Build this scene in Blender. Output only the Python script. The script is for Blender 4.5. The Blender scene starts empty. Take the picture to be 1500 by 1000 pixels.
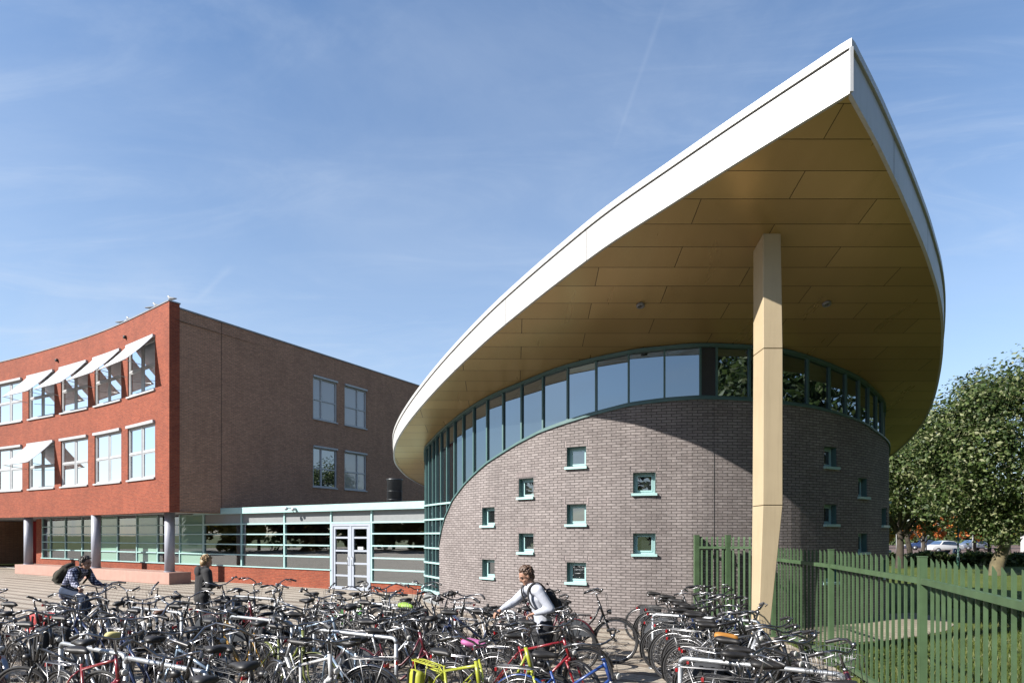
import bpy, bmesh, math, random
from mathutils import Vector, Matrix, Euler
R = math.radians
SC = bpy.context.scene
COL = SC.collection
OFF = {}
rnd = random.Random(11)

# ------------------------------------------------------------------ mesh builder
class MB:
    def __init__(s):
        s.v = []; s.f = []; s.m = []; s.uv = []; s.sm = []; s.hasuv = False
    def face(s, pts, mi=0, uv=None, smooth=False):
        b = len(s.v); s.v.extend(Vector(p) for p in pts)
        s.f.append(tuple(range(b, b + len(pts)))); s.m.append(mi); s.sm.append(smooth)
        s.uv.append(uv); s.hasuv |= uv is not None
    def raw(s, vs, fs, mi=0, smooth=True):
        b = len(s.v); s.v.extend(Vector(p) for p in vs)
        for f in fs:
            s.f.append(tuple(b + i for i in f)); s.m.append(mi); s.sm.append(smooth); s.uv.append(None)
    def box(s, c, size, rot=None, mi=0):
        c = Vector(c); x, y, z = size[0] / 2, size[1] / 2, size[2] / 2
        vs = [Vector((a * x, b * y, d * z)) for a in (-1, 1) for b in (-1, 1) for d in (-1, 1)]
        if rot is not None: vs = [rot @ v for v in vs]
        s.raw([c + v for v in vs], [(0, 1, 3, 2), (4, 6, 7, 5), (0, 4, 5, 1), (2, 3, 7, 6), (0, 2, 6, 4), (1, 5, 7, 3)], mi, False)
    def bar(s, p0, p1, w, h, up=(0, 0, 1), mi=0):
        p0, p1 = Vector(p0), Vector(p1); d = p1 - p0; L = d.length
        if L < 1e-6: return
        d /= L; up = Vector(up); a = d.cross(up)
        if a.length < 1e-4: a = d.cross(Vector((1, 0, 0)))
        a.normalize(); b = a.cross(d)
        rot = Matrix((d, a, b)).transposed()
        s.box((p0 + p1) / 2, (L, w, h), rot, mi)
    def tube(s, pts, r, n=6, mi=0, cap=True, closed=False, smooth=True):
        P = [Vector(p) for p in pts]; N = len(P)
        rr = r if isinstance(r, (list, tuple)) else [r] * N
        vs = []; fs = []; prev = None
        for i in range(N):
            if closed: t = P[(i + 1) % N] - P[i - 1]
            else: t = P[min(i + 1, N - 1)] - P[max(i - 1, 0)]
            t.normalize()
            if prev is None:
                a = t.cross(Vector((0, 0, 1)))
                if a.length < .1: a = t.cross(Vector((0, 1, 0)))
            else: a = prev - t * prev.dot(t)
            a.normalize(); prev = a; b = t.cross(a)
            for k in range(n):
                an = 2 * math.pi * k / n
                vs.append(P[i] + (a * math.cos(an) + b * math.sin(an)) * rr[i])
        for i in range(N if closed else N - 1):
            j = (i + 1) % N
            for k in range(n):
                k2 = (k + 1) % n
                fs.append((i * n + k, i * n + k2, j * n + k2, j * n + k))
        if cap and not closed:
            fs.append(tuple(range(n))[::-1]); fs.append(tuple((N - 1) * n + k for k in range(n)))
        s.raw(vs, fs, mi, smooth)
    def ball(s, c, rad, nu=12, nv=8, rot=None, mi=0):
        c = Vector(c); r = Vector(rad) if not isinstance(rad, (int, float)) else Vector((rad,) * 3)
        vs = [Vector((0, 0, r.z))]
        for i in range(1, nv):
            th = math.pi * i / nv
            for k in range(nu):
                ph = 2 * math.pi * k / nu
                vs.append(Vector((r.x * math.sin(th) * math.cos(ph), r.y * math.sin(th) * math.sin(ph), r.z * math.cos(th))))
        vs.append(Vector((0, 0, -r.z))); fs = []
        for k in range(nu): fs.append((0, 1 + k, 1 + (k + 1) % nu))
        for i in range(nv - 2):
            for k in range(nu):
                a = 1 + i * nu; b = a + nu; k2 = (k + 1) % nu
                fs.append((a + k, b + k, b + k2, a + k2))
        e = len(vs) - 1; a = 1 + (nv - 2) * nu
        for k in range(nu): fs.append((e, a + (k + 1) % nu, a + k))
        if rot is not None: vs = [rot @ v for v in vs]
        s.raw([c + v for v in vs], fs, mi, True)
    def sheet(s, grid, mi=0, smooth=True, thick=0.0):
        """grid: rows of points -> a surface, thickened along its normal when thick > 0"""
        n, m = len(grid), len(grid[0])
        g = [[Vector(p) for p in r] for r in grid]
        fs = [(i * m + j, i * m + j + 1, (i + 1) * m + j + 1, (i + 1) * m + j) for i in range(n - 1) for j in range(m - 1)]
        flat = [p for r in g for p in r]
        if thick <= 0: s.raw(flat, fs, mi, smooth); return
        nor = []
        for i in range(n):
            for j in range(m):
                a = g[min(i + 1, n - 1)][j] - g[max(i - 1, 0)][j]; b = g[i][min(j + 1, m - 1)] - g[i][max(j - 1, 0)]
                c = a.cross(b); nor.append(c.normalized() if c.length > 1e-9 else Vector((0, 0, 1)))
        N = n * m
        vs = [p + q * thick / 2 for p, q in zip(flat, nor)] + [p - q * thick / 2 for p, q in zip(flat, nor)]
        fs2 = fs + [tuple(N + i for i in f[::-1]) for f in fs]
        for i in range(n - 1):
            for j in (0, m - 1):
                a, b = i * m + j, (i + 1) * m + j; fs2.append((a, b, N + b, N + a) if j == 0 else (b, a, N + a, N + b))
        for j in range(m - 1):
            for i in (0, n - 1):
                a, b = i * m + j, i * m + j + 1; fs2.append((b, a, N + a, N + b) if i == 0 else (a, b, N + b, N + a))
        s.raw(vs, fs2, mi, smooth)
    def build(s, name, mats, parent=None, world=False):
        off = Vector((0, 0, 0))
        if parent is not None: off = OFF.get(parent.name, off)
        me = bpy.data.meshes.new(name)
        me.from_pydata([v - off for v in s.v], [], s.f)
        for m in (mats if isinstance(mats, (list, tuple)) else [mats]): me.materials.append(m)
        me.polygons.foreach_set('material_index', s.m)
        me.polygons.foreach_set('use_smooth', s.sm)
        if s.hasuv:
            ul = me.uv_layers.new(name='UVMap'); k = 0
            for f, u in zip(s.f, s.uv):
                for i in range(len(f)):
                    ul.data[k].uv = u[i] if u else (0, 0); k += 1
        me.update()
        o = bpy.data.objects.new(name, me); COL.objects.link(o)
        if parent is not None: o.parent = parent
        OFF[o.name] = off.copy()
        return o

def weld(o, d=1e-5):
    bm = bmesh.new(); bm.from_mesh(o.data); bmesh.ops.remove_doubles(bm, verts=bm.verts, dist=d)
    bmesh.ops.recalc_face_normals(bm, faces=bm.faces); bm.to_mesh(o.data); bm.free(); return o

def tag(o, label, cat, group=None, kind=None):
    if label: o['label'] = label
    if cat: o['category'] = cat
    if group: o['group'] = group
    if kind: o['kind'] = kind
    return o

def thing(name, label, cat, loc=(0, 0, 0), group=None):
    o = bpy.data.objects.new(name, None); COL.objects.link(o); o.location = loc
    o.empty_display_size = .2
    OFF[o.name] = Vector(loc); tag(o, label, cat, group); return o

def struct(o): o['kind'] = 'structure'; return o

def copy_tree(o, parent=None):
    c = o.copy(); COL.objects.link(c); c.parent = parent
    for ch in o.children: copy_tree(ch, c)
    return c

# ------------------------------------------------------------------ curves in plan
def spline(P, n=10, closed=False):
    P = [Vector(p) for p in P]; N = len(P); out = []
    for i in range(N if closed else N - 1):
        def g(k): return P[k % N] if closed else P[min(max(k, 0), N - 1)]
        a, b, c, d = g(i - 1), g(i), g(i + 1), g(i + 2)
        for j in range(n):
            t = j / n
            out.append(.5 * ((2 * b) + (c - a) * t + (2 * a - 5 * b + 4 * c - d) * t * t + (3 * b - a - 3 * c + d) * t ** 3))
    out.append(P[0].copy() if closed else P[-1].copy())
    return out

class Path2:
    """a plan curve by arc length: pos(s, offset) and outward normal (to the right of travel)"""
    def __init__(s, pts):
        s.p = [Vector((p[0], p[1])) for p in pts]; s.s = [0.0]
        for a, b in zip(s.p, s.p[1:]): s.s.append(s.s[-1] + (b - a).length)
        s.L = s.s[-1]; s.closed = (s.p[0] - s.p[-1]).length < 1e-6
        s.n = []
        for i in range(len(s.p)):
            a = s.p[max(i - 1, 0)]; b = s.p[min(i + 1, len(s.p) - 1)]
            if i in (0, len(s.p) - 1) and (s.p[0] - s.p[-1]).length < 1e-6: a, b = s.p[-2], s.p[1]
            t = (b - a).normalized(); s.n.append(Vector((t.y, -t.x)))
    def _at(s, q):
        q = q % s.L if (s.closed and not 0 <= q <= s.L) else min(max(q, 0), s.L)
        import bisect
        i = min(max(bisect.bisect_right(s.s, q) - 1, 0), len(s.p) - 2)
        return i, (q - s.s[i]) / max(s.s[i + 1] - s.s[i], 1e-9)
    def nor(s, q):
        i, t = s._at(q); return (s.n[i] * (1 - t) + s.n[i + 1] * t).normalized()
    def pos(s, q, off=0.0):
        i, t = s._at(q); p = s.p[i] * (1 - t) + s.p[i + 1] * t
        return p + s.nor(q) * off
    def at(s, q, z, off=0.0):
        p = s.pos(q, off); return Vector((p.x, p.y, z))

def interp(tab, x):
    if x <= tab[0][0]: return tab[0][1]
    for (a, u), (b, v) in zip(tab, tab[1:]):
        if x <= b: return u + (v - u) * (x - a) / (b - a)
    return tab[-1][1]

# ------------------------------------------------------------------ materials
def nodes(name):
    m = bpy.data.materials.new(name); m.use_nodes = True; nt = m.node_tree; nt.nodes.clear()
    out = nt.nodes.new('ShaderNodeOutputMaterial')
    def N(t, **kw):
        n = nt.nodes.new('ShaderNode' + t)
        for k, v in kw.items():
            if hasattr(n, k) and k not in n.inputs: setattr(n, k, v)
            else: n.inputs[k].default_value = v
        return n
    def L(a, b): nt.links.new(a, b)
    return m, N, L, out

def c4(c): return (c[0], c[1], c[2], 1)

ALB = .54          # measured base colours are for exposure 0.35; the scene is exposed at 1.3
KEEP = {'brown_brick': .70, 'pale_teal_paint': .74, 'white_awning_cloth': .68, 'cream_coated_panel': .47, 'dark_red_paint': 1.2, 'orange_autumn_leaf': .7, 'grey_brick': .61, 'grey_soldier_brick': .61, 'white_coated_metal': .5, 'brown_inner_wall': 1.0, 'pale_inner_floor': 1.0, 'teal_paint': .5, 'linden_leaf': .76, 'dark_joint': 1, 'grey_metal_coping': .9}
def alb(name, metal=0.): return KEEP.get(name, .8 if metal > .5 else ALB)
def mat(name, col, rough=.55, metal=0., var=.12, scale=6., bump=0., bscale=60., spec=.5, coat=0., stain=0):
    col = [x * alb(name, metal) for x in col]
    m, N, L, out = nodes(name)
    b = N('BsdfPrincipled'); b.inputs['Roughness'].default_value = rough; b.inputs['Metallic'].default_value = metal
    b.inputs['Specular IOR Level'].default_value = spec; b.inputs['Coat Weight'].default_value = coat
    tc = N('TexCoord'); nz = N('TexNoise', Scale=scale, Detail=5.0, Roughness=.6); L(tc.outputs['Object'], nz.inputs['Vector'])
    cr = N('ValToRGB'); e = cr.color_ramp.elements
    e[0].position = .3; e[1].position = .7
    e[0].color = c4([x * (1 - var) for x in col]); e[1].color = c4([min(1, x * (1 + var)) for x in col])
    L(nz.outputs['Fac'], cr.inputs['Fac']); colo = cr.outputs['Color']
    if stain:      # narrow run-off streaks and blotches of dirt
        mp_ = N('Mapping'); mp_.inputs['Scale'].default_value = (5.5, 5.5, .35); L(tc.outputs['Object'], mp_.inputs['Vector'])
        ns = N('TexNoise', Scale=1.6, Detail=6.0, Roughness=.7); L(mp_.outputs['Vector'], ns.inputs['Vector'])
        mr = N('MapRange'); mr.inputs['From Min'].default_value = .5; mr.inputs['From Max'].default_value = .78; mr.inputs['To Max'].default_value = stain; L(ns.outputs['Fac'], mr.inputs['Value'])
        mx_ = N('MixRGB'); mx_.inputs['Color2'].default_value = c4([x * .35 for x in col]); L(mr.outputs['Result'], mx_.inputs['Fac']); L(colo, mx_.inputs['Color1']); colo = mx_.outputs[0]
    L(colo, b.inputs['Base Color'])
    rr = N('MapRange'); rr.inputs['To Min'].default_value = max(0, rough - .08); rr.inputs['To Max'].default_value = min(1, rough + .1)
    L(nz.outputs['Fac'], rr.inputs['Value']); L(rr.outputs['Result'], b.inputs['Roughness'])
    if bump:
        n2 = N('TexNoise', Scale=bscale, Detail=4.0); L(tc.outputs['Object'], n2.inputs['Vector'])
        bp = N('Bump', Strength=bump, Distance=.01); L(n2.outputs['Fac'], bp.inputs['Height']); L(bp.outputs['Normal'], b.inputs['Normal'])
    L(b.outputs['BSDF'], out.inputs['Surface']); return m

def brick(name, c1, c2, mortar, bw=.21, rh=.0625, ms=.009, patch=.12, rough=.8, squash=1.0, bump=.6, spec=.3):
    c1, c2, mortar = ([x * alb(name) for x in c] for c in (c1, c2, mortar))
    m, N, L, out = nodes(name)
    b = N('BsdfPrincipled', Roughness=rough); b.inputs['Specular IOR Level'].default_value = spec
    uv = N('UVMap'); uv.uv_map = 'UVMap'
    bt = N('TexBrick', Scale=1.0); bt.offset = .5; bt.squash = squash
    for k, v in (('Color1', c4(c1)), ('Color2', c4(c2)), ('Mortar', c4(mortar)), ('Mortar Size', ms), ('Mortar Smooth', .15), ('Bias', 0.), ('Brick Width', bw), ('Row Height', rh)):
        bt.inputs[k].default_value = v
    L(uv.outputs['UV'], bt.inputs['Vector'])
    n1 = N('TexNoise', Scale=.55, Detail=6.0, Roughness=.6); L(uv.outputs['UV'], n1.inputs['Vector'])
    n2 = N('TexNoise', Scale=9.0, Detail=3.0); mp = N('Mapping'); mp.inputs['Scale'].default_value = (1, 3.2, 1)
    L(uv.outputs['UV'], mp.inputs['Vector']); L(mp.outputs['Vector'], n2.inputs['Vector'])
    def mul(colsock, fac, amt):
        r = N('MapRange'); r.inputs['From Min'].default_value = .3; r.inputs['From Max'].default_value = .7
        r.inputs['To Min'].default_value = 1 - amt; r.inputs['To Max'].default_value = 1 + amt
        L(fac, r.inputs['Value'])
        v = N('VectorMath'); v.operation = 'SCALE'; L(colsock, v.inputs[0]); L(r.outputs['Result'], v.inputs['Scale']); return v.outputs[0]
    c = mul(bt.outputs['Color'], n1.outputs['Fac'], patch); c = mul(c, n2.outputs['Fac'], .22)
    mp3 = N('Mapping'); mp3.inputs['Scale'].default_value = (1.6, .16, 1); L(uv.outputs['UV'], mp3.inputs['Vector'])
    n3 = N('TexNoise', Scale=1.5, Detail=7.0, Roughness=.7); L(mp3.outputs['Vector'], n3.inputs['Vector']); c = mul(c, n3.outputs['Fac'], .10)
    L(c, b.inputs['Base Color'])
    bp = N('Bump', Strength=bump, Distance=.012); bp.invert = True
    L(bt.outputs['Fac'], bp.inputs['Height']); L(bp.outputs['Normal'], b.inputs['Normal'])
    L(b.outputs['BSDF'], out.inputs['Surface']); return m

def glass(name, ior=2.6, tint=(.02, .025, .025), see=0.0, rough=.0, reftint=(.92, .97, 1)):
    m, N, L, out = nodes(name)
    fr = N('Fresnel', IOR=ior); gl = N('BsdfGlossy', Roughness=rough); gl.inputs['Color'].default_value = c4(reftint)
    tc = N('TexCoord'); nz = N('TexNoise', Scale=.9, Detail=1.0); L(tc.outputs['Object'], nz.inputs['Vector'])
    bp = N('Bump', Strength=.04, Distance=.02); L(nz.outputs['Fac'], bp.inputs['Height']); L(bp.outputs['Normal'], gl.inputs['Normal'])
    mx = N('MixShader'); L(fr.outputs['Fac'], mx.inputs['Fac'])
    if see > 0:
        a = N('BsdfTransparent'); a.inputs['Color'].default_value = c4([see * t for t in tint])
    else:
        a = N('BsdfDiffuse'); a.inputs['Color'].default_value = c4(tint)
    L(a.outputs[0], mx.inputs[1]); L(gl.outputs[0], mx.inputs[2]); L(mx.outputs[0], out.inputs['Surface']); return m

def leafmat(name, stops, trans=.35):
    m, N, L, out = nodes(name)
    g = N('NewGeometry'); cr = N('ValToRGB')
    el = cr.color_ramp.elements
    while len(el) < len(stops): el.new(.5)
    for e, (p, c) in zip(el, stops): e.position = p; e.color = c4([x * alb(name) for x in c])
    L(g.outputs['Random Per Island'], cr.inputs['Fac'])
    d = N('BsdfPrincipled', Roughness=.5); d.inputs['Specular IOR Level'].default_value = .35
    t = N('BsdfTranslucent'); mx = N('MixShader', Fac=trans)
    L(cr.outputs['Color'], d.inputs['Base Color']); L(cr.outputs['Color'], t.inputs['Color'])
    L(d.outputs[0], mx.inputs[1]); L(t.outputs[0], mx.inputs[2]); L(mx.outputs[0], out.inputs['Surface']); return m

# ------------------------------------------------------------------ camera, sun, sky
EYE = 2.1
cam = bpy.data.cameras.new('camera'); co = bpy.data.objects.new('camera', cam); COL.objects.link(co)
co.location = (0, 0, EYE); co.rotation_euler = (R(90), 0, 0)
cam.lens = 21.6; cam.sensor_width = 36; cam.shift_y = .1887; cam.clip_end = 5000; cam.clip_start = .1
SC.camera = co
SUN_EL = R(35.0); SX, SY = -.90, -.436
sun = bpy.data.lights.new('sun', 'SUN'); sun.energy = 5.0; sun.angle = R(.53); sun.color = (1, .945, .87)
so = bpy.data.objects.new('sun', sun); COL.objects.link(so)
sd = Vector((SX * math.cos(SUN_EL), SY * math.cos(SUN_EL), math.sin(SUN_EL)))
so.rotation_euler = sd.to_track_quat('Z', 'Y').to_euler(); so.location = sd * 60
w = bpy.data.worlds.new('World'); SC.world = w; w.use_nodes = True; nt = w.node_tree; nt.nodes.clear()
def WN(t): return nt.nodes.new('ShaderNode' + t)
def WL(a, b): nt.links.new(a, b)
sky = WN('TexSky'); sky.sky_type = 'NISHITA'; sky.sun_disc = False; sky.sun_elevation = SUN_EL
sky.sun_rotation = math.atan2(SX, SY); sky.air_density = 1.0; sky.dust_density = .3; sky.ozone_density = 1.6
bg = WN('Background'); bg.inputs['Strength'].default_value = .073; wo = WN('OutputWorld')
# thin cirrus: stretched noise on a cloud plane overhead (direction divided by its height)
tc = WN('TexCoord'); sep = WN('SeparateXYZ'); WL(tc.outputs['Generated'], sep.inputs[0])
mz = WN('Math'); mz.operation = 'MAXIMUM'; mz.inputs[1].default_value = .02; WL(sep.outputs['Z'], mz.inputs[0])
ad = WN('Math'); ad.operation = 'ADD'; ad.inputs[1].default_value = .12; WL(mz.outputs[0], ad.inputs[0])
dx = WN('Math'); dx.operation = 'DIVIDE'; WL(sep.outputs['X'], dx.inputs[0]); WL(ad.outputs[0], dx.inputs[1])
dy = WN('Math'); dy.operation = 'DIVIDE'; WL(sep.outputs['Y'], dy.inputs[0]); WL(ad.outputs[0], dy.inputs[1])
cb = WN('CombineXYZ'); WL(dx.outputs[0], cb.inputs[0]); WL(dy.outputs[0], cb.inputs[1])
def cloud(rot, scl, nscale, detail, dist, lo, hi, seed):
    mp = WN('Mapping'); mp.inputs['Rotation'].default_value = (0, 0, R(rot)); mp.inputs['Scale'].default_value = (scl[0], scl[1], 1)
    mp.inputs['Location'].default_value = (seed, seed * .7, 0)
    WL(cb.outputs[0], mp.inputs['Vector'])
    n = WN('TexNoise'); n.inputs['Scale'].default_value = nscale; n.inputs['Detail'].default_value = detail
    n.inputs['Roughness'].default_value = .62; n.inputs['Distortion'].default_value = dist; WL(mp.outputs[0], n.inputs['Vector'])
    r = WN('MapRange'); r.interpolation_type = 'SMOOTHSTEP'
    r.inputs['From Min'].default_value = lo; r.inputs['From Max'].default_value = hi
    WL(n.outputs['Fac'], r.inputs['Value']); return r.outputs['Result']
c1 = cloud(58, (.8, 1.3), 1.0, 9, .8, .36, .78, 3.1)
c2 = cloud(68, (.6, 1.8), 2.2, 10, 1.4, .42, .8, 8.3)
veil = cloud(20, (.6, .9), .45, 4, .3, .35, .75, 5.0)
def wm(op, a, b):
    m = WN('Math'); m.operation = op
    for i, q in enumerate((a, b)):
        if isinstance(q, (int, float)): m.inputs[i].default_value = q
        else: WL(q, m.inputs[i])
    return m.outputs[0]
TR1, TR2 = ((-.99, 1.92), (-.78, 1.72)), ((.215, 1.30), (.245, .95))
mask = wm('MULTIPLY', wm('ADD', wm('MULTIPLY', c1, .36), wm('MULTIPLY', c2, .34)), wm('ADD', wm('MULTIPLY', veil, .85), .15))
hz = WN('MapRange'); hz.inputs['From Min'].default_value = .0; hz.inputs['From Max'].default_value = .72
hz.inputs['To Min'].default_value = .62; hz.inputs['To Max'].default_value = 0.0; WL(sep.outputs['Z'], hz.inputs['Value'])
mask = wm('ADD', mask, hz.outputs['Result'])
# two old contrails on the same cloud plane
def streak(a, b, wd, amt):
    sx = WN('VectorMath'); sx.operation = 'SUBTRACT'; sx.inputs[1].default_value = (a[0], a[1], 0); WL(cb.outputs[0], sx.inputs[0])
    L_ = math.hypot(b[0] - a[0], b[1] - a[1]); ux, uy = (b[0] - a[0]) / L_, (b[1] - a[1]) / L_
    d1 = WN('VectorMath'); d1.operation = 'DOT_PRODUCT'; d1.inputs[1].default_value = (ux, uy, 0); WL(sx.outputs[0], d1.inputs[0])
    d2 = WN('VectorMath'); d2.operation = 'DOT_PRODUCT'; d2.inputs[1].default_value = (-uy, ux, 0); WL(sx.outputs[0], d2.inputs[0])
    n = WN('TexNoise'); n.inputs['Scale'].default_value = 9; n.inputs['Detail'].default_value = 6; WL(cb.outputs[0], n.inputs['Vector'])
    dd = wm('ADD', wm('ABSOLUTE', d2.outputs['Value'], 0), wm('MULTIPLY', wm('SUBTRACT', n.outputs['Fac'], .5), wd * 1.6))
    across = wm('MAXIMUM', wm('SUBTRACT', 1, wm('DIVIDE', dd, wd)), 0)
    t = wm('DIVIDE', d1.outputs['Value'], L_)
    along = wm('MAXIMUM', wm('MINIMUM', wm('MULTIPLY', wm('MULTIPLY', t, wm('SUBTRACT', 1, t)), 6), 1), 0)
    return wm('MULTIPLY', wm('MULTIPLY', across, along), amt)
mask = wm('ADD', mask, streak(TR1[0], TR1[1], .018, .10)); mask = wm('ADD', mask, streak(TR2[0], TR2[1], .006, .05))
mask = wm('MINIMUM', mask, .9)
cmx = WN('MixRGB'); cmx.inputs['Color2'].default_value = (3.9, 4.5, 5.4, 1)
hs = WN('HueSaturation'); hs.inputs['Saturation'].default_value = 1.22; hs.inputs['Hue'].default_value = .502; hs.inputs['Value'].default_value = 1.1; WL(sky.outputs[0], hs.inputs['Color'])
WL(mask, cmx.inputs['Fac']); WL(hs.outputs[0], cmx.inputs['Color1'])
WL(cmx.outputs[0], bg.inputs['Color']); WL(bg.outputs[0], wo.inputs['Surface'])
SC.view_settings.view_transform = 'Standard'; SC.view_settings.look = 'None'; SC.view_settings.gamma = 1; SC.view_settings.exposure = 1.3
SC.cycles.max_bounces = 6; SC.cycles.transparent_max_bounces = 12
SC.cycles.use_denoising = True
# ------------------------------------------------------------------ shared materials
M = {}
M['red_brick'] = brick('red_brick', (.41, .092, .041), (.29, .056, .026), (.31, .115, .07), patch=.16)
M['brown_brick'] = brick('brown_brick', (.51, .28, .18), (.38, .205, .13), (.26, .18, .135), patch=.1)
M['drum_brick'] = brick('grey_brick', (.345, .308, .30), (.26, .228, .222), (.12, .106, .102), bw=.215, rh=.0625, ms=.009, patch=.14, rough=.75, spec=.2)
M['teal'] = mat('pale_teal_paint', (.37, .57, .56), .42, var=.05)
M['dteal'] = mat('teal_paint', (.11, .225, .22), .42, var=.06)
M['white'] = mat('white_coated_metal', (.80, .80, .79), .4, var=.03, scale=.8, stain=.30)
M['white_frame'] = mat('white_window_paint', (.60, .62, .64), .45, var=.04)
M['dark_gap'] = mat('dark_joint', (.02, .02, .02), .8)
M['cream'] = mat('cream_coated_panel', (.74, .60, .39), .45, var=.05, scale=1.5, stain=.22)
M['col_gap'] = mat('cream_joint', (.2, .15, .08), .7)
M['blue_steel'] = mat('blue_grey_steel', (.46, .48, .56), .45, var=.05)
M['door_white'] = mat('pale_blue_door_paint', (.48, .53, .62), .45, var=.04)
M['dark_red'] = mat('dark_red_paint', (.24, .02, .024), .4, var=.1)
M['pink'] = mat('pink_concrete', (.56, .33, .265), .75, var=.10, scale=2.5, bump=.2, stain=.15)
M['grey_panel'] = mat('grey_spandrel_panel', (.30, .32, .33), .5, var=.05)
M['dark_panel'] = mat('charcoal_panel', (.045, .045, .05), .5)
M['fabric'] = mat('white_awning_cloth', (.58, .61, .66), .85, var=.03)
M['duct'] = mat('dark_metal_duct', (.08, .085, .09), .38, metal=.7)
M['roofing'] = mat('grey_roofing', (.12, .12, .125), .9)
M['coping'] = mat('grey_metal_coping', (.20, .20, .21), .5, metal=.3)
M['spout'] = mat('black_pipe', (.02, .015, .015), .6)
M['glass_dark'] = glass('reflecting_window_glass', 3.0, (.012, .015, .016))
M['glass_tan'] = glass('clerestory_glass', 3.3, (.010, .014, .016), reftint=(.78, .91, 1))
M['glass_blind'] = glass('window_glass_with_blind', 2.1, (.19, .195, .20), reftint=(1, .97, .95))
M['glass_clear'] = glass('clear_glass', 3.3, (.80, .93, .88), see=.75)
M['glass_green'] = glass('green_etched_glass', 1.9, (.16, .26, .21))
M['int_wall'] = mat('brown_inner_wall', (.40, .25, .14), .8, var=.3, scale=.7)
M['int_floor'] = mat('pale_inner_floor', (.66, .68, .66), .35)
M['int_ceiling'] = mat('inner_ceiling', (.35, .34, .31), .8)
M['bench_wood'] = mat('pale_bench_wood', (.55, .45, .30), .5)
M['steel'] = mat('galvanised_steel', (.38, .40, .42), .44, metal=.75, var=.14, scale=14)

# soffit boards: rows across the slope, staggered butt joints, satin ochre metal
def soffit_mat():
    m, N, L, out = nodes('ochre_soffit_board')
    b = N('BsdfPrincipled', Roughness=.30, Metallic=.5); b.inputs['Specular IOR Level'].default_value = .5
    tc_ = N('TexCoord'); uv = N('Mapping'); uv.inputs['Location'].default_value = (4 + 2.505, 19 * 1.0284 + .433, 0); uv.inputs['Scale'].default_value = (1, 1.0284, 0); L(tc_.outputs['Object'], uv.inputs['Vector'])
    bt = N('TexBrick', Scale=1.0); bt.offset = .5; bt.offset_frequency = 2
    for k, v in (('Color1', (.47, .325, .145, 1)), ('Color2', (.385, .262, .112, 1)), ('Mortar', (.09, .062, .028, 1)), ('Mortar Size', .007), ('Mortar Smooth', .1), ('Bias', 0.), ('Brick Width', 2.71), ('Row Height', .535)):
        bt.inputs[k].default_value = v
    L(uv.outputs['Vector'], bt.inputs['Vector']); L(bt.outputs['Color'], b.inputs['Base Color'])
    mp = N('Mapping'); mp.inputs['Scale'].default_value = (2.2, .25, 1); L(uv.outputs['Vector'], mp.inputs['Vector'])
    nz = N('TexNoise', Scale=1.3, Detail=3.0); L(mp.outputs['Vector'], nz.inputs['Vector'])
    r = N('MapRange'); r.inputs['To Min'].default_value = .2; r.inputs['To Max'].default_value = .42
    L(nz.outputs['Fac'], r.inputs['Value']); L(r.outputs['Result'], b.inputs['Roughness'])
    bp = N('Bump', Strength=.5, Distance=.008); bp.invert = True; L(bt.outputs['Fac'], bp.inputs['Height'])
    bp2 = N('Bump', Strength=.12, Distance=.05); L(nz.outputs['Fac'], bp2.inputs['Height']); L(bp.outputs['Normal'], bp2.inputs['Normal'])
    L(bp2.outputs['Normal'], b.inputs['Normal']); L(b.outputs['BSDF'], out.inputs['Surface']); return m
M['soffit'] = soffit_mat()

# ------------------------------------------------------------------ helpers for openings
def frame_on(fn, s0, s1, z0, z1, w, d0, d1, mb, mi=0, sides='lrtb'):
    """rectangular frame on a wall surface; fn(s, z, off) -> point"""
    def slab(a0, a1, b0, b1):
        n = max(1, int((a1 - a0) / .35)); 
        for i in range(n):
            u, v = a0 + (a1 - a0) * i / n, a0 + (a1 - a0) * (i + 1) / n
            p = [fn(u, b0, d0), fn(v, b0, d0), fn(v, b1, d0), fn(u, b1, d0), fn(u, b0, d1), fn(v, b0, d1), fn(v, b1, d1), fn(u, b1, d1)]
            fs = [(4, 5, 6, 7), (0, 3, 2, 1), (0, 1, 5, 4), (3, 7, 6, 2)]
            if i == 0: fs.append((0, 4, 7, 3))
            if i == n - 1: fs.append((1, 2, 6, 5))
            mb.raw(p, fs, mi, False)
    if 'l' in sides: slab(s0, s0 + w, z0, z1)
    if 'r' in sides: slab(s1 - w, s1, z0, z1)
    if 'b' in sides: slab(s0 + w, s1 - w, z0, z0 + w)
    if 't' in sides: slab(s0 + w, s1 - w, z1 - w, z1)
    if 'x' in sides: slab(s0, s1, z0, z1)

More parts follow.
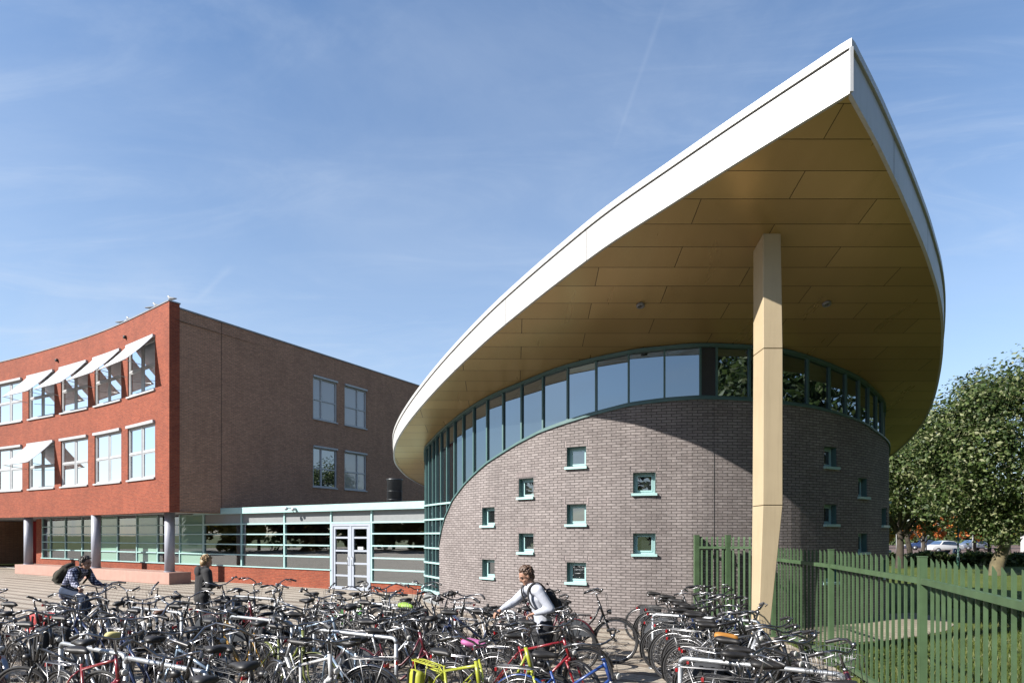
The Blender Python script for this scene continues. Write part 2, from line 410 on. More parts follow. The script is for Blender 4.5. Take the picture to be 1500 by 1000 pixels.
def wall_with_holes(fn, s0, s1, ztop, holes, depth, mb, z0=0.0, step=.3, uvs=0.0, zbreaks=()):
    """wall surface fn(s, z, off) with rectangular openings whose reveals go in by depth"""
    S = {round(s0, 4), round(s1, 4)}
    n = max(1, int((s1 - s0) / step))
    for i in range(n + 1): S.add(round(s0 + (s1 - s0) * i / n, 4))
    for h in holes: S.add(round(h[0], 4)); S.add(round(h[1], 4))
    S = sorted(x for x in S if s0 - 1e-6 <= x <= s1 + 1e-6)
    Z = sorted({round(z0, 4)} | {round(h[2], 4) for h in holes} | {round(h[3], 4) for h in holes} | set(zbreaks))
    for a, b in zip(S, S[1:]):
        ta, tb = ztop(a), ztop(b)
        zz = [z for z in Z if z < max(ta, tb)] + [99]
        for c, d in zip(zz, zz[1:]):
            m_s, m_z = (a + b) / 2, (c + min(d, max(ta, tb))) / 2
            if any(h[0] - 1e-4 < m_s < h[1] + 1e-4 and h[2] < m_z < h[3] for h in holes): continue
            q = [(a, min(c, ta)), (b, min(c, tb)), (b, min(d, tb)), (a, min(d, ta))]
            mb.face([fn(u, z, 0) for u, z in q], 0, [(u + uvs, z) for u, z in q], False)
    for (a, b, c, d) in holes:
        for (u0, v0), (u1, v1) in (((a, c), (b, c)), ((b, c), (b, d)), ((b, d), (a, d)), ((a, d), (a, c))):
            mb.face([fn(u0, v0, 0), fn(u0, v0, -depth), fn(u1, v1, -depth), fn(u1, v1, 0)], 0,
                    [(u0 + uvs, v0), (u0 + uvs + depth, v0), (u1 + uvs + depth, v1), (u1 + uvs, v1)])

# ================================================================== THE DRUM HALL
GL = [(-2.787, 19.75), (-2.397, 18.76), (-2.0, 18.0), (-1.315, 16.91), (-.66, 16.06), (.237, 15.24), (1.304, 14.4), (2.62, 13.79), (3.38, 13.61), (4.14, 13.5), (5.25, 13.57), (6.07, 13.73), (6.72, 14.0), (7.44, 14.37), (8.47, 15.0), (9.37, 15.8), (9.92, 16.4), (10.45, 17.4), (10.75, 18.6), (10.8, 20.5), (10.2, 23), (8.2, 25.6), (4.5, 26.6), (.8, 25.8), (-1.6, 24), (-2.8, 21.8)]
drum = Path2(spline(GL, 10, True))
def soffz(p): return 9.54 - .24 * p[1]
def dfn(s, z, off): return drum.at(s, z, off)
hall = thing('drum_hall', 'round grey brick hall with a pointed white roof on a cream column', 'building', (4, 19, 0))
BRK = .12
ztab = [(1.88, 1.76), (2.0, 2.1), (2.28, 2.56), (2.78, 3.05), (3.43, 3.44), (4.45, 3.94), (5.45, 4.32), (6.15, 4.53), (6.87, 4.68), (7.35, 4.78), (8.32, 4.95), (9.1, 5.02), (9.87, 5.05), (10.98, 5.02), (11.9, 4.97), (12.55, 4.96), (13.31, 4.91), (13.95, 4.85), (14.54, 4.78), (15.12, 4.68), (15.74, 4.61), (16.4, 4.49), (17.5, 4.25), (19, 3.95), (21, 3.5), (24, 2.9), (30, 1.8)]
ztop = lambda s: interp(ztab, s)
ROWS = {'t': (3.66, 4.13), 'a': (3.01, 3.48), 'b': (2.335, 2.805), 'c': (1.67, 2.14), 'd': (1.0, 1.47)}
cols = [(4.477, 'bd'), (5.748, 'ac'), (7.136, 'tbd'), (8.666, 'ac'), (13.182, 'tbd'), (14.502, 'ac'), (15.989, 'bd'), (17.4, 'ac')]
holes = [(s - .235, s + .235) + ROWS[r] for s, rs in cols for r in rs]
bfn = lambda s, z, off: drum.at(s, z, BRK + off)
mb = MB(); wall_with_holes(bfn, 1.88, 30, ztop, holes, .2, mb, step=.25)
# end return of the brick where it meets the glass
mb.face([bfn(1.88, 0, 0), bfn(1.88, 1.76, 0), bfn(1.88, 1.76, -.3), bfn(1.88, 0, -.3)], 0, [(0, 0), (0, 1.76), (.3, 1.76), (.3, 0)])
dw = mb.build('brick_wall', M['drum_brick'], hall)
# soldier course above each opening
mb = MB()
M['soldier'] = brick('grey_soldier_brick', (.34, .285, .275), (.245, .20, .197), (.085, .075, .075), bw=.0625, rh=.4, ms=.012, patch=.1, rough=.62, spec=.45)
for (a, b, c, d) in holes:
    q = [(a - .07, d), (b + .07, d), (b + .07, d + .145), (a - .07, d + .145)]
    mb = MB(); mb.face([bfn(u, z, .0025) for u, z in q], 0, [(u, z + .1) for u, z in q]); mb.build('brick_lintel', M['soldier'], hall)
for (a, b, c, d) in holes:
    mb = MB(); frame_on(bfn, a, b, c, d, .055, -.2, -.145, mb); frame_on(bfn, a + .055, b - .055, c + .055, d - .055, .028, -.19, -.135, mb)
    f = mb.build('small_window', M['teal'], hall)
    mb = MB(); q = [(a + .08, c + .08), (b - .08, c + .08), (b - .08, d - .08), (a + .08, d - .08)]
    mb.face([bfn(u, z, -.15) for u, z in q]); mb.build('pane', M['glass_dark'], f)
    mb = MB(); frame_on(bfn, a - .03, b + .03, c - .045, c + .012, .05, -.2, .065, mb, sides='x'); mb.build('sill', M['teal'], f)
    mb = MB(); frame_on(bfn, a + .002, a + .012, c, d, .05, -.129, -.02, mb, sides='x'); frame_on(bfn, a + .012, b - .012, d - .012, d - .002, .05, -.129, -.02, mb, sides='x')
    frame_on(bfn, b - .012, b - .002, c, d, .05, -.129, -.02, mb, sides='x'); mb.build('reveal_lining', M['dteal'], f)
mb = MB(); z1 = ztop(10.13) - .01
for i in range(8):
    mb.bar(bfn(10.13, z1 * i / 8 + .002, .0005), bfn(10.13, z1 * (i + 1) / 8, .0005), .006, .014, (0, 1, 0))
mb.build('movement_joint', M['dark_gap'], hall)
# coping strip along the swept brick top
mb = MB(); N = 220
for i in range(N):
    a, b = 1.88 + 24 * i / N, 1.88 + 24 * (i + 1) / N
    za, zb = ztop(a), ztop(b)
    p = [bfn(a, za, -.24), bfn(b, zb, -.24), bfn(b, zb, .035), bfn(a, za, .035), bfn(a, za + .045, -.24), bfn(b, zb + .045, -.24), bfn(b, zb + .045, .035), bfn(a, za + .045, .035)]
    mb.raw(p, [(0, 3, 2, 1), (4, 5, 6, 7), (3, 7, 6, 2), (0, 1, 5, 4)], 0, False)
mb.build('wall_coping', M['dteal'], hall)
# clerestory: mullions, head rail, sill rail, panes
mull = [-2.05, -1.4, -.7, .002, .35, .7, 1.03, 1.37, 1.75, 2.18, 2.66, 3.17, 3.72, 4.31, 4.90, 5.51, 6.18, 6.87, 7.57, 8.32, 9.10, 9.87, 10.23, 10.98, 11.76, 12.55, 13.31, 13.95, 14.54, 15.12, 15.74, 16.25, 17, 17.8, 18.6, 19.4, 20.2, 21, 22, 23, 24]
GB = -.02
def gtop(s): return soffz(drum.pos(s)) - .006
def gbot(s): return .36 if s < 1.89 else ztop(s) + .046
for s in mull:
    mb = MB()
    t = drum.at(s, 0, 0); n = drum.nor(s); e = Vector((-n.y, n.x, 0)) * .021
    o0, o1 = Vector((n.x, n.y, 0)) * -.06, Vector((n.x, n.y, 0)) * .028
    z0, z1 = gbot(s), gtop(s)
    b = [t + o0 - e, t + o0 + e, t + o1 + e, t + o1 - e]
    vs = [p + Vector((0, 0, z0)) for p in b] + [p + Vector((0, 0, z1)) for p in b]
    mb.raw(vs, [(0, 1, 2, 3)[::-1], (4, 5, 6, 7), (0, 1, 5, 4), (1, 2, 6, 5), (2, 3, 7, 6), (3, 0, 4, 7)], 0, False)
    mb.build('mullion', M['dteal'], hall)
def rail(zf0, zf1, a, b, o0, o1, mb, n=160):
    for i in range(n):
        u, v = a + (b - a) * i / n, a + (b - a) * (i + 1) / n
        p = [dfn(u, zf0(u), o0), dfn(v, zf0(v), o0), dfn(v, zf0(v), o1), dfn(u, zf0(u), o1), dfn(u, zf1(u), o0), dfn(v, zf1(v), o0), dfn(v, zf1(v), o1), dfn(u, zf1(u), o1)]
        fs = [(0, 3, 2, 1), (4, 5, 6, 7), (3, 7, 6, 2), (0, 1, 5, 4)]
        if i == 0: fs.append((0, 4, 7, 3))
        if i == n - 1: fs.append((1, 2, 6, 5))
        mb.raw(p, fs, 0, False)
mb = MB(); rail(lambda s: gtop(s) - .075, gtop, -2.05, 24, -.085, .055, mb); mb.build('head_rail', M['dteal'], hall); mb = MB()
rail(lambda s: ztop(s) + .047, lambda s: ztop(s) + .11, 1.89, 24, -.085, .045, mb)
mb.build('sill_rail', M['dteal'], hall)
for z in (.38, .82, 1.25, 1.70, 2.15, 2.57, 3.02):
    mb = MB(); e = 1.88
    for q in range(40):
        if ztop(1.88 + q * .03) < z: e = 1.88 + q * .03
    rail(lambda s: z - .025, lambda s: z + .025, -2.05, min(e, 2.9), -.085, .052, mb, 20)
    mb.build('transom_bar', M['teal'], hall)
for i, (a, b) in enumerate(zip(mull, mull[1:])):
    mb = MB(); n = 2
    for k in range(n):
        u, v = a + (b - a) * k / n, a + (b - a) * (k + 1) / n
        mb.face([dfn(u, gbot(u), GB), dfn(v, gbot(v), GB), dfn(v, gtop(v), GB), dfn(u, gtop(u), GB)])
    # panes are flat sheets: chord, not arc
    mb = MB(); P0, P1 = drum.pos(a, GB), drum.pos(b, GB); za, zb, ta, tb = gbot(a), gbot(b), gtop(a), gtop(b)
    mb.face([(P0.x, P0.y, za), (P1.x, P1.y, zb), (P1.x, P1.y, tb), (P0.x, P0.y, ta)])
    mb.build('window_pane', M['dark_panel'] if abs(a - 9.87) < .01 else M['glass_tan'], hall)
# upstand at the foot of the glazing by the link
mb = MB(); rail(lambda s: 0, lambda s: .34, -2.05, 1.88, -.09, .03, mb, 16); mb.build('glazing_plinth', M['grey_panel'], hall)
mb = MB(); rail(lambda s: .34, lambda s: .385, -2.05, 1.95, -.05, .14, mb, 16); mb.build('glazing_sill', M['teal'], hall)

# --- roof: leaf outline, sloping soffit plane
LEFT = [(4.268, 7.744), (3.30, 8.70), (2.50, 9.52), (1.654, 10.41), (.965, 11.26), (.145, 12.35), (-.59, 13.4), (-1.475, 14.81), (-2.215, 16.1), (-2.88, 17.37), (-3.405, 18.52), (-3.75, 19.5), (-3.95, 20.5), (-3.96, 21.3), (-3.75, 22.4), (-3.1, 23.7), (-1.8, 25.4), (.6, 27.0), (4.4, 27.9)]
RIGHT = [(4.268, 7.744), (4.987, 8.412), (5.538, 8.95), (6.05, 9.46), (6.626, 10.05), (7.17, 10.62), (7.606, 11.1), (8.22, 11.8), (8.91, 12.68), (9.62, 13.7), (10.29, 14.75), (11.02, 16.0), (11.65, 17.25), (12.1, 18.45), (12.38, 19.6), (12.46, 20.4), (12.3, 22.2), (11.3, 24.6), (8.6, 27.0), (4.4, 27.9)]
lf = spline(LEFT, 8); rt = spline(RIGHT, 8)
outline = [Vector((p[0], p[1])) for p in lf] + [Vector((p[0], p[1])) for p in rt[::-1][1:-1]]   # from tip down the left, back up the right
def thick(p): return 1 - .0070 * max(p[1] - 8.5, 0) ** 1.55 if p[1] < 20 else .68      # the edge slims towards the back
def up(p, dz): return Vector((p.x, p.y, soffz(p) + dz * thick(p)))
bm = bmesh.new(); vs = [bm.verts.new(up(p, 0)) for p in outline]; f = bm.faces.new(vs)
ul = bm.loops.layers.uv.new('UVMap')
for l in f.loops: l[ul].uv = (l.vert.co.x + 1.52, l.vert.co.y * 1.0284 + .16)
bmesh.ops.triangulate(bm, faces=[f])
for v in bm.verts: v.co -= Vector((4, 19, 0))
me = bpy.data.meshes.new('soffit'); bm.to_mesh(me); bm.free(); me.materials.append(M['soffit'])
so_ = bpy.data.objects.new('soffit', me); COL.objects.link(so_); so_.parent = hall
bm = bmesh.new(); vs = [bm.verts.new(up(p, .645)) for p in outline]; f = bm.faces.new(vs); bmesh.ops.triangulate(bm, faces=[f])
for v in bm.verts: v.co -= Vector((4, 19, 0))
me = bpy.data.meshes.new('roof_sheet'); bm.to_mesh(me); bm.free(); me.materials.append(M['roofing'])
ro_ = bpy.data.objects.new('roof_sheet', me); COL.objects.link(ro_); ro_.parent = hall
n = len(outline)
onor = []
for i in range(n):
    a, b = outline[i - 1], outline[(i + 1) % n]; t = (b - a).normalized(); onor.append(Vector((-t.y, t.x)) * -1)
cen = Vector((4.4, 19))
onor = [q if q.dot(p - cen) > 0 else -q for q, p in zip(onor, outline)]
onor[0] = Vector((-.1, -1)).normalized()
def ring(i, off, dz):
    p = outline[i % n]; q = p + onor[i % n] * off; return Vector((q.x, q.y, soffz(p) + (dz * thick(p) if dz > 0 else dz)))
mb = MB(); gap = MB(); trim = MB(); acc = 0; seam_every = 2.35; nxt = 2.0
for i in range(n):
    j = (i + 1) % n
    seg = (outline[j] - outline[i]).length; acc += seg
    mb.raw([ring(i, 0, -.012), ring(j, 0, -.012), ring(j, 0, .535), ring(i, 0, .535)], [(0, 1, 2, 3)], 0, False)
    mb.raw([ring(i, 0, -.012), ring(j, 0, -.012), ring(j, -.05, -.012), ring(i, -.05, -.012)], [(0, 1, 2, 3)], 0, False)
    gap.raw([ring(i, -.012, .53), ring(j, -.012, .53), ring(j, -.012, .555), ring(i, -.012, .555)], [(0, 1, 2, 3)], 0, False)
    p = [ring(i, -.06, .55), ring(j, -.06, .55), ring(j, .03, .55), ring(i, .03, .55), ring(i, -.06, .665), ring(j, -.06, .665), ring(j, .03, .655), ring(i, .03, .655)]
    trim.raw(p, [(0, 3, 2, 1), (4, 5, 6, 7), (3, 7, 6, 2), (0, 1, 5, 4)], 0, False)
    if acc > nxt and 3 < i < n - 3:
        nxt += seam_every
        a = ring(i, .002, -.012); b = ring(i, .002, .525); t = (outline[j] - outline[i]).normalized() * .006; t = Vector((t.x, t.y, 0))
        gap.raw([a - t, a + t, b + t, b - t], [(0, 1, 2, 3)], 0, False)
mb.build('fascia', M['white'], hall); gap.build('fascia_joint', M['dark_gap'], hall); trim.build('roof_edge_trim', M['white'], hall)
tip = outline[0]; mb = MB(); mb.bar((tip.x + .002, tip.y - .012, soffz(tip) - .012), (tip.x + .002, tip.y - .012, soffz(tip) + .55), .04, .03, (0, 1, 0)); mb.build('tip_corner_trim', M['white_frame'], hall)
# downlights in the soffit
for (x, y) in ((2.53, 12.1), (6.17, 12.05)):
    mb = MB(); z = soffz((x, y)); c = Vector((x, y, z)); nz_ = Vector((0, -.233, -.972))
    prof = [(.075, 0.0), (.085, .012), (.08, .05), (.045, .06), (.04, .02)]
    rot = nz_.to_track_quat('Z', 'Y').to_matrix(); k = 16; vs = []; fs = []
    for r_, h in prof:
        for q in range(k): vs.append(c + rot @ Vector((r_ * math.cos(2 * math.pi * q / k), r_ * math.sin(2 * math.pi * q / k), h)))
    for a in range(len(prof) - 1):
        for q in range(k): fs.append((a * k + q, a * k + (q + 1) % k, (a + 1) * k + (q + 1) % k, (a + 1) * k + q))
    mb.raw(vs, fs); mb.build('soffit_light', M['coping'], hall)
# --- the cream column, tapering to a slim foot
def col_ring(x0, x1, y0, y1, z): return [Vector((x0, y0, z)), Vector((x1, y0, z)), Vector((x1, y1, z)), Vector((x0, y1, z))]
secs = [(4.165, 4.46, 10.19, 10.61, 9.54 - .24 * 10.19), (4.17, 4.49, 10.19, 10.62, 5.19), (4.163, 4.49, 10.19, 10.64, 2.59), (4.08, 4.23, 10.21, 10.5, 0.0)]
def colpart(a, b, name, g0, g1):
    mb = MB(); A = list(a); B = list(b)
    def lerp(t): return [A[i] + (B[i] - A[i]) * t for i in range(5)]
    h = A[4] - B[4]; r0 = lerp(g0 / h); r1 = lerp(1 - g1 / h)
    top = col_ring(r0[0], r0[1], r0[2], r0[3], r0[4]); bot = col_ring(r1[0], r1[1], r1[2], r1[3], r1[4])
    if name == 'top': 
        top[2].z = top[3].z = soffz((0, r0[3]))
    mb.raw(bot + top, [(3, 2, 1, 0), (4, 5, 6, 7), (0, 1, 5, 4), (1, 2, 6, 5), (2, 3, 7, 6), (3, 0, 4, 7)], 0, False); return mb
colm = colpart(secs[0], secs[1], 'top', 0, .006)
for a, b in ((secs[1], secs[2]), (secs[2], secs[3])):
    q = colpart(a, b, '', .006, .006 if b[4] > 0 else 0); colm.raw(q.v, q.f, 0, False)
cobj = colm.build('column', M['cream'], hall)
bv = cobj.modifiers.new('bevel', 'BEVEL'); bv.width = .008; bv.segments = 2; bv.limit_method = 'ANGLE'
for z, x0, x1, y0, y1 in ((5.19, 4.17, 4.49, 10.19, 10.62), (2.59, 4.163, 4.49, 10.19, 10.64)): mb = MB(); mb.box(((x0 + x1) / 2, (y0 + y1) / 2, z), (x1 - x0 - .03, y1 - y0 - .03, .03)); mb.build('column_joint', M['col_gap'], cobj)

# ================================================================== THE GLASS LINK
LD = Vector((.857, -.514)).normalized(); LN = Vector((-LD.y * -1, 0)); LN = Vector((LD.y, -LD.x))      # outward (towards the square)
L0 = Vector((-7 - .857 * 40, 23.9 + .514 * 40))
def lfn(s, z, off=0.0):
    p = L0 + LD * s + LN * off; return Vector((p.x, p.y, z))
link = thing('glass_link', 'low flat-roofed glazed link in pale teal frames between the two buildings', 'building', lfn(38, 0))
SA, SB = 31.68, 44.85
# brick plinth
mb = MB()
for a, b, h in ((SA, 39.98, .72), (42.05, SB, .34)):
    q = [(a, 0), (b, 0), (b, h), (a, h)]; mb.face([lfn(u, z, .03) for u, z in q], 0, q)
    mb.face([lfn(a, h, .03), lfn(b, h, .03), lfn(b, h, -.25), lfn(a, h, -.25)], 0, [(a, 0), (b, 0), (b, .3), (a, .3)])
    mb.face([lfn(b, 0, .03), lfn(b, 0, -.25), lfn(b, h, -.25), lfn(b, h, .03)], 0, [(0, 0), (.28, 0), (.28, h), (0, h)])
    mb.face([lfn(a, 0, .03), lfn(a, 0, -.25), lfn(a, h, -.25), lfn(a, h, .03)], 0, [(0, 0), (.28, 0), (.28, h), (0, h)])
mb.build('brick_plinth', M['red_brick'], link)
mb = MB()
for a, b, h in ((SA, 39.96, .72), (42.07, SB, .34)): mb.bar(lfn(a, h + .022, 0), lfn(b, h + .022, 0), .16, .04)
mb.build('sill', M['teal'], link)
vpos = [31.70, 34.436, 37.232, 39.95, 42.08, 44.806]
mb = MB()
for s in vpos:
    zb = .38 if s > 42 else (.05 if 39.9 < s < 40 else .76)
    mb.bar(lfn(s, zb, 0), lfn(s, 3.02, 0), .07, .1, (LN.x, LN.y, 0))
mb.build('mullion', M['teal'], link)
mb = MB()
for a, b, zs in ((31.735, 39.915, (1.24, 1.69, 2.13)), (42.115, 44.77, (.82, 1.25, 1.70, 2.15))):
    cuts = [s for s in vpos if a < s < b]
    seg = [a] + cuts + [b]
    for z in zs:
        for u, v in zip(seg, seg[1:]):
            mb.bar(lfn(u + (.035 if u in cuts else 0), z, .02), lfn(v - (.035 if v in cuts else 0), z, .02), .10, .05)
seg = vpos
for u, v in zip(seg, seg[1:]): mb.bar(lfn(u + .036, 2.57, .0), lfn(v - .036, 2.57, .0), .11, .06)
mb.build('glazing_bar', M['teal'], link)
for u, v in zip(vpos, vpos[1:]):
    mb = MB(); mb.bar(lfn(u + .036, 2.81, -.02), lfn(v - .036, 2.81, -.02), .03, .42); mb.build('spandrel_panel', M['grey_panel'], link)
    if 39.9 < u < 42: continue
    mb = MB(); z0 = .77 if u < 42 else .385
    mb.face([lfn(u + .03, z0, -.01), lfn(v - .03, z0, -.01), lfn(v - .03, 2.54, -.01), lfn(u + .03, 2.54, -.01)]); mb.build('window_pane', M['glass_clear'], link)
# fascia and flat roof
def linkbox(s0, s1, o0, o1, z0, z1, mb, mi=0):
    p = [lfn(s0, z0, o0), lfn(s1, z0, o0), lfn(s1, z0, o1), lfn(s0, z0, o1), lfn(s0, z1, o0), lfn(s1, z1, o0), lfn(s1, z1, o1), lfn(s0, z1, o1)]
    mb.raw(p, [(0, 3, 2, 1), (4, 5, 6, 7), (0, 1, 5, 4), (1, 2, 6, 5), (2, 3, 7, 6), (3, 0, 4, 7)], mi, False)
mb = MB(); linkbox(31.2, 45.05, -.12, .22, 3.02, 3.28, mb); mb.build('roof_fascia', M['teal'], link)
mb = MB(); linkbox(31.2, 45.02, -5.5, -.125, 3.05, 3.23, mb); mb.build('flat_roof', M['roofing'], link)
mb = MB(); linkbox(31.0, 45.5, -5.4, .0, -.02, .012, mb); mb.build('inner_floor', M['int_floor'], link)
mb = MB(); linkbox(31.0, 45.5, -5.7, -5.5, 0, 3.0, mb); linkbox(36.2, 36.5, -5.4, -2.2, .02, 3.0, mb); mb.build('inner_wall', M['int_wall'], link)
mb = MB(); linkbox(42.6, 44.6, -2.5, -2.1, .78, .83, mb); linkbox(42.6, 44.6, -1.7, -1.5, .55, .6, mb); linkbox(42.7, 42.8, -2.4, -1.6, .012, .78, mb); linkbox(44.4, 44.5, -2.4, -1.6, .012, .78, mb); mb.build('inner_bench', M['bench_wood'], link)
# white double door
mb = MB(); frame_on(lfn, 39.99, 42.04, .02, 2.53, .09, -.05, .06, mb); mb.bar(lfn(41.015, .02, 0), lfn(41.015, 2.44, 0), .1, .1, (LN.x, LN.y, 0))
dfr = mb.build('door_frame', M['door_white'], link)
for a, b in ((40.085, 40.96), (41.07, 41.945)):
    mb = MB(); frame_on(lfn, a, b, .03, 2.43, .1, -.03, .035, mb)
    for z in (.55, 1.02, 1.50, 2.0): mb.bar(lfn(a + .1, z, 0), lfn(b - .1, z, 0), .05, .07)
    dl = mb.build('door_leaf', M['door_white'], link)
    mb = MB(); mb.face([lfn(a + .09, .1, -.005), lfn(b - .09, .1, -.005), lfn(b - .09, 2.36, -.005), lfn(a + .09, 2.36, -.005)]); mb.build('door_pane', M['glass_clear'], dl)
    mb = MB(); hx = b - .05 if a < 41 else a + .05
    mb.tube([lfn(hx, .95, .04), lfn(hx, .97, .09), lfn(hx, 1.25, .09), lfn(hx, 1.27, .04)], .012); mb.build('door_handle', M['steel'], dl)
mb = MB(); mb.box(lfn(41.5, 1.6, .012), (.28, .012, .11), Matrix.Rotation(math.atan2(LD.y, LD.x), 3, 'Z')); mb.build('door_notice', M['white'], link)
# small floodlight on the fascia
mb = MB(); mb.tube([lfn(37.9, 3.17, .22), lfn(37.9, 3.17, .42)], .02); mb.ball(lfn(37.9, 3.15, .48), (.08, .08, .07)); mb.tube([lfn(38.15, 3.14, .22), lfn(38.15, 3.12, .4)], [.05, .07], 10)
mb.build('wall_lamp', M['white_frame'], link)
# dark round duct on the link roof
dc = lfn(41.3, 3.2, -2.1); mb = MB()
mb.tube([dc, dc + Vector((0, 0, 1.1)), dc + Vector((0, 0, 1.12)), dc + Vector((0, 0, 1.17))], [.31, .31, .34, .34], 24)
for h in (.32, .66): mb.tube([dc + Vector((0, 0, h)), dc + Vector((0, 0, h + .02))], .322, 24)
mb.build('roof_duct', M['duct'], link)

# ================================================================== THE RED SCHOOL WING
fac = Path2(spline([(-14.06, 25.2), (-18.8, 28.67), (-23.4, 31.47), (-28.5, 34.2), (-34, 36.7), (-40, 39)], 12))
def ffn(s, z, off=0.0):           # outward = towards the square: left of travel here
    p = fac.pos(s, -off); return Vector((p.x, p.y, z))
school = thing('school_wing', 'red brick school wing with white awnings, dark brown brick gable and slim round pillars', 'building', (-20, 33, 0))
ZB, ZT = 3.05, 11.68
wins = []
for k in range(9):
    s0 = 1.29 + 3.353 * k
    if s0 + 2.69 > fac.L - 1: break
    wins += [(s0, s0 + 2.69, 4.53, 6.86, k, 'low'), (s0, s0 + 2.69, 8.25, 10.47, k, 'up')]
mb = MB(); wall_with_holes(ffn, 0, fac.L, lambda s: ZT, [q[:4] for q in wins], .14, mb, z0=ZB, step=.5)
for i in range(40):
    a, b = fac.L * i / 40, fac.L * (i + 1) / 40
    mb.face([ffn(a, ZB, 0), ffn(b, ZB, 0), ffn(b, ZB, -.44), ffn(a, ZB, -.44)], 0, [(a, 0), (b, 0), (b, .44), (a, .44)])
    mb.face([ffn(a, ZT, 0), ffn(b, ZT, 0), ffn(b, ZT, -.44), ffn(a, ZT, -.44)], 0, [(a, 0), (b, 0), (b, .44), (a, .44)])
C0 = Vector((-14.06, 25.2)); GV = Vector((.514, .857)).normalized(); GN = Vector((GV.y, -GV.x))
def gfn(t, z, off=0.0):
    p = C0 + GV * t + GN * off; return Vector((p.x, p.y, z))
for q, uvq in (([(0, ZB), (.44, ZB), (.44, ZT), (0, ZT)], 0),): mb.face([gfn(t, z, .0) for t, z in q], 0, q)
mb.face([gfn(.44, ZB, 0), gfn(.44, ZT, 0), gfn(.44, ZT, -.1), gfn(.44, ZB, -.1)], 0, [(0, ZB), (0, ZT), (.1, ZT), (.1, ZB)])
fw = mb.build('red_facade', M['red_brick'], school)
mb = MB()
for i in range(60):
    a, b = fac.L * i / 60, fac.L * (i + 1) / 60
    p = [ffn(a, ZT + .003, .03), ffn(b, ZT + .003, .03), ffn(b, ZT + .003, -.46), ffn(a, ZT + .003, -.46)]
    p += [v + Vector((0, 0, .05)) for v in p]; mb.raw(p, [(0, 3, 2, 1), (4, 5, 6, 7), (0, 1, 5, 4), (2, 3, 7, 6)] + ([(3, 0, 4, 7)] if i == 0 else []), 0, False)
mb.build('parapet_coping', M['coping'], school)
# windows
def awning(k, z1, s0, s1, out_, drop):
    mb = MB(); g = []
    n = 7
    for i in range(n):
        t = i / (n - 1); sag = -.05 * math.sin(math.pi * t)
        g.append([ffn(s0 + (s1 - s0) * j / 6, z1 - drop * t + sag, .08 + out_ * t) for j in range(7)])
    mb.sheet(g, 0, True, .008)
    mb2 = MB(); mb2.tube([ffn(s0 - .02, z1 - drop, .08 + out_), ffn(s1 + .02, z1 - drop, .08 + out_)], .025, 8)
    o = mb.build('awning', M['fabric'], school); mb2.build('awning_rail', M['white_frame'], o)
    for s in (s0 + .03, s1 - .03):
        m3 = MB(); m3.tube([ffn(s, z1 - drop, .08 + out_), ffn(s, z1 - drop - .12, .05)], .014, 6); m3.build('awning_arm', M['steel'], o)
for (a, b, z0, z1, k, lv) in wins:
    mb = MB(); frame_on(ffn, a, b, z0, z1, .07, -.14, -.05, mb)
    zm = z0 + (z1 - z0) * .5; mid = (a + b) / 2
    mb.bar(ffn(mid, z0 + .07, -.09), ffn(mid, z1 - .07, -.09), .13, .08, (0, 1, 0))
    mb.bar(ffn(a + .07, zm, -.088), ffn(mid - .065, zm, -.088), .08, .07); mb.bar(ffn(mid + .065, zm, -.088), ffn(b - .07, zm, -.088), .08, .07)
    f = mb.build('window', M['white_frame'], school)
    for u, v in ((a + .07, mid - .065), (mid + .065, b - .07)):
        for c, d in ((z0 + .07, zm - .035), (zm + .035, z1 - .07)):
            m2 = MB(); fn = lambda s, z, o=0: ffn(s, z, o); frame_on(fn, u, v, c, d, .045, -.12, -.07, m2); sash = m2.build('sash', M['white_frame'], f)
    m2 = MB()
    m2.face([ffn(a + .05, z0 + .05, -.1), ffn(b - .05, z0 + .05, -.1), ffn(b - .05, z1 - .05, -.1), ffn(a + .05, z1 - .05, -.1)])
    m2.build('window_pane', M['glass_blind'] if (k * 7 + (lv == 'up') * 3) % 3 else M['glass_dark'], f)
    m2 = MB(); frame_on(ffn, a - .03, b + .03, z0 - .06, z0 + .012, .05, -.14, .07, m2, sides='x'); m2.build('sill', M['white_frame'], f)
    m2 = MB(); frame_on(ffn, a, b, z1 - .02, z1 + .10, .05, .004, .1, m2, sides='x'); m2.build('blind_box', M['white_frame'], f)
    if (lv == 'up' and k in (0, 1, 2, 3)) or (lv == 'low' and k == 3): awning(k, z1, a + .02, b - .02, 1.08, 1.22 if lv == 'up' else 1.15)
# tilted open sash in the fifth upper window
s0 = 1.29 + 3.353 * 4
mb = MB(); q = [(s0 + .12, 8.4), (s0 + 1.2, 8.4), (s0 + 1.2, 9.3), (s0 + .12, 9.3)]
# overflow spouts
for s in (4.15, 11.0):
    mb = MB(); mb.tube([ffn(s, 11.0, -.02), ffn(s, 10.99, .05), ffn(s, 10.98, .10)], .075, 12); mb.build('overflow_spout', M['spout'], school)
